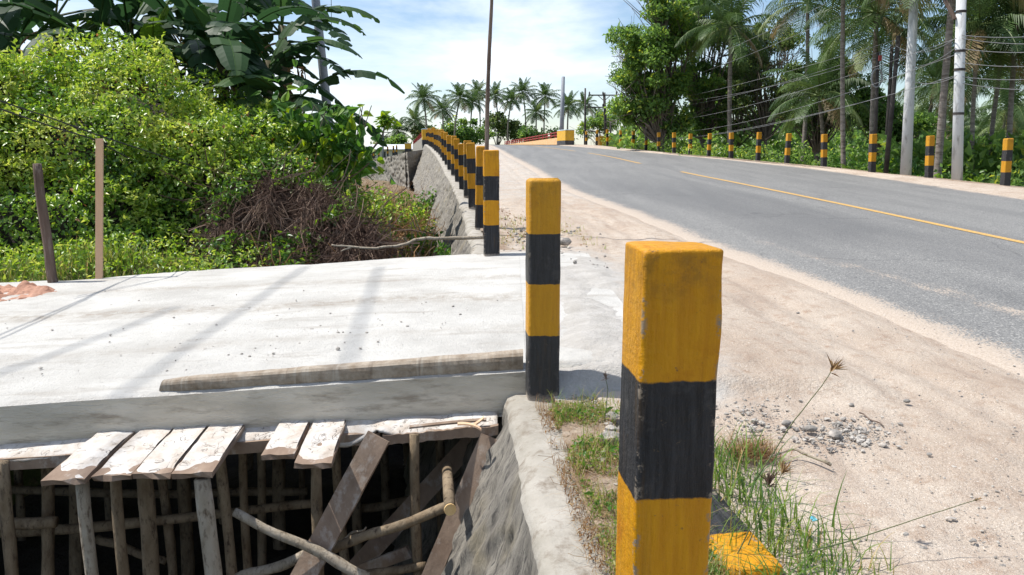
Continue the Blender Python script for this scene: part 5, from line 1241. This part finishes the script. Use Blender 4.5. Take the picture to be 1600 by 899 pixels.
nearp = [
 (1142, 1142, 42, 42, 0.16, 1.05, 'coconut palm standing alone in front of the leafy trees'),
 (1325, 1318, -70, 26, 0.10, 0.9, 'straight slim palm trunk left of the pale concrete pole'),
 (1362, 1370, 20, 29, 0.13, 1.0, 'palm with its crown low behind the left dark pole'),
 (1368, 1372, 55, 34, 0.13, 1.0, 'palm whose crown hangs behind the pale concrete pole'),
 (1466, 1497, -95, 22, 0.13, 1.0, 'leaning palm trunk just left of the banded pole'),
 (1511, 1515, -95, 22.5, 0.12, 1.0, 'palm trunk close right of the banded pole'),
 (1527, 1530, 40, 27, 0.10, 0.95, 'upright palm with a wide crown at the upper right'),
 (1537, 1568, 60, 28, 0.10, 0.95, 'palm leaning right toward the picture edge'),
 (1548, 1560, 110, 33, 0.10, 0.85, 'thin far palm between the leaning trunks at the right'),
 (1580, 1590, 20, 27, 0.12, 1.0, 'palm with its crown cut by the right edge'),
 (1451, 1460, 128, 40, 0.12, 0.9, 'palm with small low crown left of the banded pole'),
 (1470, 1478, 140, 44, 0.12, 0.85, 'small palm crown right beside the low one'),
 (1250, 1262, 5, 38, 0.13, 0.95, 'palm whose crown rises over the pale airy tree'),
 (1560, 1575, 165, 48, 0.10, 0.9, 'distant palm low at the right edge above the shrubs'),
 (1282, 1280, 150, 34, 0.12, 0.9, 'short palm drooping behind the fourth far post')]
for a_ in nearp: palm(a_[0], a_[1], a_[2], a_[3], a_[4], a_[6], gn, near_crowns, a_[5], bend=random.uniform(-0.25, 0.25))
for i, (px, py, Y) in enumerate([(1425, 205, 110), (1445, 190, 120), (1470, 200, 130), (1415, 190, 140), (1500, 195, 120), (1530, 200, 130), (1580, 195, 90), (1595, 215, 80), (1490, 205, 100), (1555, 210, 120)]):
    palm(px, px + random.uniform(-3, 3), py, Y, 0.17, ['hazy', 'small', 'faint', 'low', 'tiny', 'thin', 'dark', 'short', 'dim', 'little'][i] + ' far palm crown on the skyline at the lower right', 'far palms on the right skyline', far_crowns, 0.9, z0=-1.2)

# ------------------------------------------------------------------ broadleaf trees
def tree(loc, crowns, n, lsz, mat, label, trunk_r=0.2, rn=(0.45, 0.2), group='leafy trees across the road', nlimb=9, cl_r=0.55, gap=0.0):
    e = empty('broadleaf_tree', loc); tag(e, label, 'tree', group)
    P = []; T = []; tips = []
    tot = sum(c[1][0] * c[1][2] for c in crowns)
    for c, r in crowns:
        c = np.array(c, float); r = np.array(r, float); share = r[0] * r[2] / tot; nn_ = int(n * share); nc = max(5, int(r[0] * r[1] * r[2] / cl_r ** 3 * 0.55) + 6)
        d = rdir(nc, 0.35); cc = c + d * r * (rng.random((nc, 1)) ** 0.4) * 0.95 * (1 + 0.55 * (rng.random((nc, 1)) ** 4))
        tips += list(cc[:: max(1, nc // nlimb)])
        idx = rng.integers(0, nc, nn_); dd = rdir(nn_, 0.15); sz = rng.uniform(0.4, 1.45, nc)[idx] * cl_r * 1.15
        P.append(cc[idx] + dd * (rng.random((nn_, 1)) ** 0.45) * sz[:, None] * np.array([1, 1, 0.7])); T.append(rng.normal(0, 0.13, nc)[idx])
    P = np.concatenate(P); T = np.concatenate(T); n_ = len(P)
    leaves('crown', P, rdir(n_, -0.2), rdir(n_, 1.2), rng.uniform(0.7, 1.3, n_) * lsz, rng.uniform(0.4, 0.65, n_) * lsz, np.clip(rng.normal(rn[0], rn[1], n_) + T, 0, 1), M[mat], parent=e)
    mb = MB(); c0 = np.mean([np.array(c[0]) for c in crowns], 0)
    fork = np.array([c0[0] * 0.25, c0[1] * 0.25, c0[2] * 0.45])
    mb.tube([(0, 0, -0.3), tuple(fork * 0.5 + np.array([0.1, 0, 0])), tuple(fork)], [trunk_r * 1.3, trunk_r, trunk_r * 0.75], 9)
    for tp in tips:
        mid = fork * 0.55 + tp * 0.45 + rng.normal(size=3) * 0.25; mb.tube([tuple(fork - np.array([0, 0, 0.1])), tuple(mid), tuple(tp * 0.75 + mid * 0.25 + rng.normal(size=3) * .15), tuple(tp)], [trunk_r * 0.38, trunk_r * 0.2, trunk_r * 0.11, 0.012], 6, cap=False)
        for _ in range(3):
            q = tp + rng.normal(size=3) * 0.7; mb.tube([tuple(mid * 0.4 + tp * 0.6), tuple(q)], [trunk_r * 0.12, 0.01], 4, cap=False)
    mb.build('trunk', M['treebark'], e, smooth=True)
    return e
def crn(spec, base, Y):
    out = []
    for px, py, rx, rz in spec:
        q = W(px, py, Y) - np.array(base); k = Y / F; out.append(((q[0], q[1] + random.uniform(-.5, .5), q[2]), (rx * k, (rx + rz) / 2 * k, rz * k)))
    return out
def T_(pxb, Y, spec, n, lsz, mat, label, **kw):
    b = W(pxb, 280, Y); b[2] = -0.9; return tree(b, crn(spec, b, Y), n, lsz, mat, label, **kw)
T_(1035, 44, [(1010, 105, 45, 50), (1050, 50, 48, 55), (985, 150, 30, 28), (1040, 150, 45, 38), (1000, 60, 24, 24), (1030, 5, 24, 26), (1045, 192, 40, 18), (990, 190, 30, 18)], 26000, 0.24, 'leaf_tree', 'large dark green leafy tree standing at the left of the far tree line', trunk_r=0.25, rn=(0.55, 0.22))
T_(1095, 47, [(1095, 20, 40, 50), (1085, 90, 42, 48), (1110, 150, 40, 40), (1130, 60, 28, 40), (1100, 196, 40, 18)], 17000, 0.22, 'leaf_tree', 'tall leafy tree behind the lone palm', trunk_r=0.25, rn=(0.42, 0.2))
T_(1150, 50, [(1150, 120, 36, 34), (1130, 170, 40, 30), (1165, 70, 20, 24), (1180, 190, 36, 22)], 9000, 0.2, 'leaf_tree', 'mid green leafy tree filling in behind the lone palm trunk', trunk_r=0.16, rn=(0.5, 0.22))
T_(1195, 46, [(1190, 110, 42, 40), (1230, 70, 26, 26), (1170, 165, 40, 32), (1225, 140, 36, 34), (1195, 60, 20, 22)], 11000, 0.19, 'leaf_pale', 'airy pale tree with bare branches showing between lone palm and palm grove', trunk_r=0.16, rn=(0.4, 0.22), cl_r=0.45)
T_(1275, 40, [(1265, 130, 34, 30), (1290, 90, 24, 24), (1290, 170, 36, 30), (1240, 180, 30, 26), (1315, 130, 24, 30)], 12000, 0.18, 'leaf_pale', 'pale green tree left of the straight slim palm trunk', trunk_r=0.16, rn=(0.35, 0.2), cl_r=0.45)
T_(975, 60, [(972, 75, 6, 9), (990, 45, 8, 8), (965, 120, 10, 12)], 1200, 0.2, 'leaf_tree', 'thin outlying branches sticking out left of the big tree', trunk_r=0.07)
T_(952, 80, [(930, 195, 12, 12), (950, 185, 14, 14), (915, 200, 10, 10)], 2600, 0.24, 'leaf_tree', 'small green tree behind the double armed pole', trunk_r=0.1, rn=(0.6, 0.2))
T_(1380, 38, [(1380, 190, 40, 34), (1345, 160, 26, 26), (1420, 215, 26, 24)], 9000, 0.2, 'leaf_tree', 'dark leafy tree under the palms behind the concrete pole', trunk_r=0.14, rn=(0.25, 0.18))
# far low tree line left of centre
for i, (px, py, r, Y) in enumerate([(735, 205, 22, 150), (775, 195, 20, 160), (700, 210, 20, 150), (800, 205, 16, 160), (830, 212, 14, 150), (665, 212, 16, 150), (620, 225, 14, 140), (600, 232, 14, 150), (870, 214, 14, 160)]):
    T_(px, Y, [(px, py, r, r * 0.8), (px + r * 0.7, py + 8, r * 0.8, r * 0.6)], 1500, 0.6, 'leaf_pale' if i % 2 else 'leaf_tree', ORD[i + 1] + ' distant round leafy tree below the far palms', group='distant leafy trees', cl_r=1.4, trunk_r=0.2)
# scrub line behind the far posts: separate shrubs
k = 0
words = ['between the rightmost post and the picture edge', 'behind the rightmost far post', 'at the foot of the banded pole', 'between the two concrete poles', 'left of the pale concrete pole', 'behind the third far post from the right', 'right of the straight slim palm trunk', 'behind the fourth far post from the right', 'left of the fourth far post', 'behind the fifth far post from the right', 'behind the sixth far post from the right', 'under the airy pale tree', 'behind the lone palm foot', 'right of the big leafy tree foot', 'under the big leafy tree', 'left of the big leafy tree foot', 'behind the ninth far post', 'behind the tenth far post', 'behind the twelfth far post', 'behind the fourteenth far post', 'near the last far posts']
for i, px in enumerate([1595, 1555, 1500, 1450, 1405, 1370, 1338, 1300, 1262, 1228, 1190, 1168, 1140, 1112, 1088, 1062, 1042, 1020, 1000, 978, 955]):
    Yp = float(np.interp(px, [916, 989, 1107, 1229, 1362, 1451, 1570, 1600], [60, 47, 35.4, 28, 23, 20.4, 17.8, 17.3])) + random.uniform(2.2, 3.6)
    x = W(px, 260, Yp)[0]; s_ = Yp / 25
    hh = random.uniform(1.2, 1.9) + (0.5 if px < 1300 else 0)
    mat = random.choice(['leaf_tree', 'leaf_vine', 'leaf_bush', 'leaf_tree'])
    tone = {'leaf_tree': (0.5, 0.22), 'leaf_vine': (0.35, 0.25), 'leaf_bush': (0.4, 0.2)}[mat]
    shrub('roadside_shrub', (x, Yp, -0.75 + 0.028 * (Yp - 18)), (1.25 * s_ ** 0.5, 1.0, hh * 0.78 + 0.55), 2600, 0.15, mat, ('bright' if tone[0] > 0.45 else 'dark') + ' green shrub ' + words[i], 'shrubs behind the far posts', tone, 6)
for px, Y, lab in [(1345, 26, 'light green banana clump behind the third far post'), (1372, 25, 'second banana clump left of the dark slim pole'), (1560, 24, 'banana clump between leaning palm trunks at the right'), (1435, 25, 'banana clump between the two concrete poles')]:
    b = W(px, 270, Y); banana((b[0], Y, -0.8), 0.9, 8, lab, 1.5, 0.4, 'leaf_light' if px < 1400 else 'leaf_banana', group='banana clumps behind the far posts', elr=(30, 80))
# deep backing wood behind scrub, as one mass
P = []; 
n = 8500; px = rng.uniform(960, 1400, n); Yv = rng.uniform(46, 75, n); top = 190 + 30 * fbm(px / 40, px * 0, 0, 3, 3) * 2 + np.clip((px - 1380) / 3, 0, 58)
py = top + (272 - top) * rng.random(n) ** 0.9
PT = np.array([W(a_, b_, c_) for a_, b_, c_ in zip(px, py, Yv)])
px2 = rng.uniform(1380, 1700, 7000); Y2 = rng.uniform(26, 45, 7000); t2 = 222 + 30 * fbm(px2 / 25, px2 * 0, 0, 3, 8); py2 = t2 + (290 - t2) * rng.random(7000)
PT = np.concatenate([PT, np.array([W(a_, b_, c_) for a_, b_, c_ in zip(px2, py2, Y2)])]); n = len(PT)
o = leaves('background_woodland', PT, rdir(n), rdir(n, 1), rng.uniform(0.3, 0.6, n), rng.uniform(0.2, 0.35, n), np.clip(rng.normal(0.45, 0.25, n), 0, 1), M['leaf_tree']); o['kind'] = 'stuff'

# sapling over the wall at left centre
e = empty('young_tree', W(560, 275, 20)); tag(e, 'slender leaning sapling with a tuft of bright leaves above the far wall', 'sapling'); o0 = W(560, 275, 20)
part_stick(e, 'trunk', [W(555, 280, 20) - o0, W(578, 240, 20) - o0, W(598, 212, 20) - o0, W(602, 190, 20) - o0], 0.035, 0.015, 'treebark', 12)
n = 120; P = np.array([W(random.gauss(602, 6), random.gauss(189, 4.5), 20 + random.uniform(-.15, .15)) - o0 for _ in range(n)]); bigleaves('crown', P, rdir(n, -0.2), rdir(n, 0.8), rng.uniform(0.10, 0.2, n), rng.uniform(0.09, 0.15, n), rng.uniform(0.5, 1, n), M['leaf_vine'], parent=e)
mb = MB()

# ------------------------------------------------------------------ bridge and far bank
def parapet(label, XF, y0, y1, col, side, blockcol='yellow'):
    e = empty('bridge_parapet', (0, 0, 0)); tag(e, label, 'bridge parapet', 'bridge parapets')
    yy = np.linspace(y0, y1, 24); mb = MB(); V = []; F_ = []
    for Y in yy:
        x = XF(Y); z = 2.15; V += [(x - .12, Y, z - 0.9), (x + .12, Y, z - 0.9), (x + .12, Y, z + 0.5), (x - .12, Y, z + 0.5)]
    for i in range(len(yy) - 1):
        for k in range(4): F_.append((i * 4 + k, i * 4 + 4 + k, i * 4 + 4 + (k + 1) % 4, i * 4 + (k + 1) % 4))
    mb.add(V, F_); mb.build('wall', M[col], e)
    for hz in (2.84, 3.05):
        mb = MB(); mb.tube([(XF(Y), Y, hz) for Y in yy], 0.045, 6); mb.build('rail', M['redpaint'], e)
    for Y in np.arange(y0 + 1, y1, 2.6):
        mb = MB(); mb.box(XF(Y) - .06, XF(Y) + .06, Y - .06, Y + .06, 2.651, 3.14); mb.build('rail_post', M['redpaint'], e)
    return e
rb0 = W(884, 226, 57)
slope = (-1.0 - rb0[0]) / 55
parapet('right bridge parapet, faded orange with red railing, beyond the road crest', lambda Y: rb0[0] + slope * (Y - 57), 58.6, 112, 'orangewall', 1)
parapet('left bridge parapet, grey with red railing, behind the left post row', lambda Y: -6.15 - 0.135 * (Y - 57), 58.4, 112, 'cap', -1)
def endblock(x, y, z0, hgt, wx, wy, label, yaw):
    e = empty('parapet_end_block', (x, y, z0), yaw); tag(e, label, 'end block', 'parapet end blocks')
    mb = MB(); mb.box(-wx / 2, wx / 2, -wy / 2, wy / 2, -0.6, hgt * 0.27); mb.build('base', M['black'], e, bevel=0.02)
    mb = MB(); mb.box(-wx / 2 + .004, wx / 2 - .004, -wy / 2 + .004, wy / 2 - .004, hgt * 0.27 + .001, hgt - .05); mb.build('body', M['yellow'], e, bevel=0.02)
    mb = MB(); mb.box(-wx / 2 - .01, wx / 2 + .01, -wy / 2 - .01, wy / 2 + .01, hgt - .049, hgt); mb.build('cap', M['bluecap'], e, bevel=0.01)
endblock(rb0[0] + 0.0, 57.4, 2.1, 1.03, 0.65, 2.3, 'yellow end block with black foot on the right bridge parapet', 0.2)
endblock(-6.05, 57.4, 2.15, 1.05, 0.6, 1.8, 'yellow end block with pale blue cap behind the left post row', 0.13)
lb = W(637, 236, 110); endblock(lb[0], 110.5, lb[2], 1.05, 0.9, 1.2, 'small far yellow end block at the left end of the bridge railing', 0.1)
# bridge deck and abutment
mb = MB(); 
V = []; F_ = []
for Y in (56.5, 113): xl = -6.3 - 0.135 * (Y - 57); xr = rb0[0] + slope * (Y - 57) + 0.2; V += [(xl, Y, 1.1), (xr, Y, 1.1), (xr, Y, 2.1), (xl, Y, 2.1)]
F_ = [(k, (k + 1) % 4, 4 + (k + 1) % 4, 4 + k) for k in range(4)] + [(0, 3, 2, 1), (4, 5, 6, 7)]
mb.add(V, F_); tag(mb.build('bridge_deck', M['cap']), 'grey concrete bridge deck carrying the road beyond its crest', 'bridge')
# shaded wing wall (faces the camera) and rounded masonry quadrant
P0 = W(668, 233, 55.0); P1 = W(632, 238, 50.0)
X, S_ = np.meshgrid(np.linspace(0, 1, 60), np.linspace(0, 1, 60), indexing='ij')
base = P0[None, None, :] * (1 - X[..., None]) + P1[None, None, :] * X[..., None]
XX = base[..., 0] + 0.1 * S_; YY = base[..., 1] - 0.5 * S_; ZZ = base[..., 2] - 3.2 * S_
nz = fbm(XX * 1.3, ZZ * 1.3, 0, 4, 71) * 0.6 + np.abs(fbm(XX * 4.5, ZZ * 4.5, 0, 2, 73)) * 0.9
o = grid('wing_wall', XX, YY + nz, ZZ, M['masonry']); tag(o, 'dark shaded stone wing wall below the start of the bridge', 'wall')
mb = MB(); cpts = [P0 + (0, 0.3, 0.02), P1 + (0, 0.3, 0.02)]; 
X, S_ = np.meshgrid(np.linspace(0, 1, 130), np.linspace(0, 1, 50), indexing='ij')
Pa = W(636, 238, 49.8); Pb = W(600, 246, 58); Pc = W(560, 256, 75)
base = np.where(X[..., None] < 0.5, Pa * (1 - 2 * X[..., None]) + Pb * 2 * X[..., None], Pb * (2 - 2 * X[..., None]) + Pc * (2 * X[..., None] - 1))
XX = base[..., 0] + 0.35 * S_; YY = base[..., 1] - 1.5 * S_; ZZ = base[..., 2] - 3.6 * S_
nz = fbm(XX * 1.3, ZZ * 1.3, 0, 4, 72) * 0.6 + np.abs(fbm(XX * 4.5, ZZ * 4.5, 0, 2, 74)) * 0.9
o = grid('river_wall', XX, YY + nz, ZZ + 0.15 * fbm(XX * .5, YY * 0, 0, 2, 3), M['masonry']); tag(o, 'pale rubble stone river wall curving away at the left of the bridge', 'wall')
struct(grid('far_bank', *(lambda X, Y: (X, Y, np.interp(Y, [50, 60, 200], [0.6, 0.9, 0.6]) + X * 0))(*np.meshgrid(np.linspace(-34, -14.5, 8), np.linspace(62, 200, 12), indexing='ij')), M['ground']))
for i, px in enumerate([575, 584, 592, 606, 615, 620]):
    q = W(px, 250 - (px - 575) * 0.17, 88); o = post(q[0], q[1], q[2], i % 4, ['leftmost', 'second', 'third', 'fourth', 'fifth', 'rightmost'][i] + ' tiny striped post on the far river wall from the left', 'tiny striped posts on the far river wall', s=(1.1, 1.1, 1.0))
# white-roofed building
q = W(608, 252, 125); e = empty('low_building', (q[0], 125, 0.2)); tag(e, 'low cream building with pale metal roof behind the far river wall', 'building')
mb = MB(); mb.box(-3.2, 3.6, 0, 5, 0, 2.0); mb.build('wall', M['cream'], e)
mb = MB(); V = [(-3.6, -0.6, 1.95), (4.0, -0.6, 1.95), (4.0, 2.5, 2.7), (-3.6, 2.5, 2.7), (4.0, 5.6, 1.95), (-3.6, 5.6, 1.95)]
mb.add(V, [(0, 1, 2, 3), (3, 2, 4, 5)]); o = mb.build('roof', M['roof'], e); o.modifiers.new('s', 'SOLIDIFY').thickness = 0.06
for x in (-2.4, -0.8, 0.8, 2.4): mb = MB(); mb.box(x - .3, x + .3, -0.02, 0.0, 0.6, 1.6); mb.build('window', M['glass'], e)
# hut under the trees by the far posts
q = W(960, 226, 66); e = empty('small_hut', (q[0], 66, 1.2)); tag(e, 'small dark roofed hut under the tree beside the last far posts', 'hut')
mb = MB(); mb.box(-1.2, 1.4, 0, 2.5, 0, 1.7); mb.build('wall', M['yellow'], e)
mb = MB(); mb.add([(-2.0, -0.8, 2.1), (2.0, -0.8, 1.5), (2.0, 3, 1.6), (-2.0, 3, 2.3)], [(0, 1, 2, 3)]); o = mb.build('roof', M['darkpole'], e); o.modifiers.new('s', 'SOLIDIFY').thickness = 0.08

# ------------------------------------------------------------------ utility poles and wires
def pole(px_b, py_b, px_t, py_t, Y, r0, r1, mat, label, bands=0, ext=1.4):
    b = W(px_b, py_b, Y); t_ = W(px_t, py_t, Y); d = t_ - b
    e = empty('utility_pole', b); tag(e, label, 'utility pole', 'utility poles')
    mb = MB(); mb.tube([tuple(-d * 0.06), tuple(d * 0.5), tuple(d * ext)], [r0, (r0 + r1) / 2, r1], 20); mb.build('shaft', M[mat], e, smooth=True)
    for k in range(bands):
        s = (0.38, 0.62, 0.72, 0.93)[k]; c = d * s; r = r0 + (r1 - r0) * s / ext
        mb = MB(); mb.tube([tuple(c), tuple(c + (0, 0, 0.06))], r + 0.008, 20); mb.build('band', M['darkpole'], e)
    return e, b, d
e1, b1, d1 = pole(1415, 276, 1428, 0, 23.0, 0.155, 0.105, 'polecon', 'smooth pale concrete utility pole, the widest across the road', 0, 1.35)
e2, b2, d2 = pole(1495, 286, 1502, 0, 20.0, 0.130, 0.105, 'polecon', 'rough concrete pole with dark metal bands near the right', 4, 1.3)
mb = MB(); mb.tube([W(1492, 30, 20) - b2, W(1472, -8, 20.3) - b2], 0.05, 8); mb.build('brace', M['oldwood'], e2)
pole(1384, 272, 1404, 56, 24.5, 0.075, 0.06, 'darkpole', 'slim dark pole left of the smooth pale concrete pole', 0, 1.0)
pole(1383, 262, 1394, 72, 28, 0.065, 0.055, 'darkpole', 'second slim dark pole just behind the first one', 0, 1.0)
e3, b3, d3 = pole(1366, 260, 1372, 82, 25.5, 0.06, 0.05, 'darkpole', 'dark pole with coiled wire and fittings near its top', 0, 1.0)
mb = MB(); mb.tube([np.array([0.16 * math.cos(a_), 0, 0.28 * math.sin(a_)]) + W(1370, 122, 25.4) - b3 for a_ in np.linspace(0, 6.28, 17)], 0.025, 6, cap=False); mb.build('wire_coil', M['wirelight'], e3)
mb = MB(); mb.box(-0.04, 0.04, -0.16, -0.08, 0, 0.16); o = mb.build('fitting', M['redpaint'], e3); o.location = tuple(W(1372, 96, 25.5) - b3)
ef, bf, df = pole(947, 226, 944, 145, 70, 0.13, 0.11, 'darkpole', 'far pole with two crossarms and insulators left of the big tree', 0, 1.0)
for py, w_ in ((149, 1.25), (168, 1.3)):
    c = W(942, py, 69.9) - bf; mb = MB(); mb.box(-w_, w_, -.06, .06, -.05, .05); o = mb.build('crossarm', M['darkpole'], ef); o.location = tuple(c)
    for x in (-w_ + .1, 0, w_ - .1):
        mb = MB(); mb.tube([(0, 0, 0.051), (0, 0, 0.18), (0, 0, 0.3)], [0.04, 0.07, 0.03], 8); i_ = mb.build('insulator', M['darkpole'], ef); i_.location = tuple(c + (x, 0, 0))
for s in (-1, 1): mb = MB(); mb.tube([W(944, 158, 70) - bf, W(944 + s * 9, 150, 70) - bf], 0.03, 5); mb.build('brace', M['darkpole'], ef)
pole(877, 228, 880, 120, 66, 0.19, 0.14, 'polegrey', 'bare grey distant pole rising beside the right bridge end block', 0, 1.0)
pole(914, 228, 914.5, 138, 72, 0.10, 0.07, 'darkpole', 'very thin far pole left of the double armed pole', 0, 1.0)
ep, bpp, dp = pole(598, 252, 599, 200, 100, 0.12, 0.10, 'polegrey', 'small distant utility pole above the far river wall', 0, 1.0)
for py in (207, 213): mb = MB(); mb.box(-.8, .8, -.05, .05, -.05, .05); o = mb.build('crossarm', M['darkpole'], ep); o.location = tuple(W(599, py, 99.9) - bpp)
pole(954, 228, 954, 190, 68, 0.08, 0.07, 'darkpole', 'short dark post beside the small hut', 0, 1.0)
# wires
gw = 'overhead wires across the road'
def wire(A, B, sag, label, r=0.006, mat='wirelight', n=28):
    A = np.array(A); B = np.array(B); pts = [A * (1 - s) + B * s - np.array([0, 0, 4 * sag * s * (1 - s)]) for s in np.linspace(0, 1, n)]
    mb = MB(); mb.tube(pts, r, 5, cap=False); tag(mb.build('overhead_wire', M[mat], None, smooth=True), label, 'wire', gw)
cl1 = W(935, 149, 69.9); cr1 = W(952, 149, 69.9); cl2 = W(933, 168, 69.9); cr2 = W(953, 168, 69.9); c3 = W(943, 146, 69.9)
wire(cl1, W(1424, -60, 23), 0.5, 'highest wire running from the far crossarm to the pale pole')
wire(cr1, W(1422, -25, 23), 0.6, 'second wire down from the far crossarm to the pale pole')
wire(cl2, W(1402, 62, 24.5), 0.5, 'wire from the lower far crossarm to the slim dark pole top')
wire(cr2, W(1402, 72, 24.5), 0.8, 'sagging wire from the lower far crossarm to the slim dark pole')
wire(c3, W(1372, 90, 25.5), 1.0, 'wire from the far pole top to the dark pole with coil')
wire(W(947, 185, 70), W(1495, 60, 19.8), 1.0, 'long wire from the far pole to the banded pole')
wire(W(947, 188, 70), W(1495, 85, 19.8), 1.4, 'lower long wire from the far pole to the banded pole')
wire(W(955, 205, 68), W(1495, 118, 19.8), 1.0, 'lowest long wire passing in front of the tree trunks')
wire(W(955, 212, 68), W(1384, 150, 24.5), 0.7, 'low thin wire skimming the tops of the far posts')
for i, (ya, yb) in enumerate([(55, 48), (60, 64), (76, 75), (98, 97), (120, 116), (130, 137)]):
    wire(W(1502, ya, 19.9), W(1680, yb, 19.0), 0.10, ORD[i + 1] + ' wire from the top running right from the banded pole', 0.008)
for i, (ya, yb) in enumerate([(60, 72), (75, 98), (120, 112)]):
    wire(W(1493, ya, 19.9), W(1400, yb, 24.5), 0.25, ['upper', 'middle', 'lower'][i] + ' short wire between banded pole and slim dark pole', 0.008)
wire(W(560, 236, 40), W(598, 208, 99.9), 0.2, 'faint distant wire left of the small far utility pole', 0.01)
# overhead cables high above the slab
for i, (dx, lab) in enumerate([(0.0, 'left'), (0.13, 'right')]):
    a_ = WZ(-40, 528 - i * 8, 0.4); b_ = WZ(225, 428 + i * 1, 0.35); hgt = 3.1 
    off = np.array(sdir) / sdir[2] * hgt
    A = a_ + (a_ - b_) * 0.8 + off; B = b_ + (b_ - a_) * 0.25 + off
    wire(A, B, 0.0, 'thin black cable crossing above the left of the slab, ' + lab + ' of the pair', 0.008, 'wire')
for i, (p0, p1, lab) in enumerate([((592, 420), (552, 575), 'right'), ((470, 415), (290, 550), 'middle'), ((260, 470), (-20, 580), 'left')]):
    a_ = WZ(*p0, 0.45); b_ = WZ(*p1, 0.38); off = np.array(sdir) / sdir[2] * 12
    wire(a_ + (a_ - b_) * 0.05 + off, b_ + (b_ - a_) * 1.2 + off, 0.0, 'thick cable bundle high over the slab, the ' + lab + ' one', 0.018, 'wire')
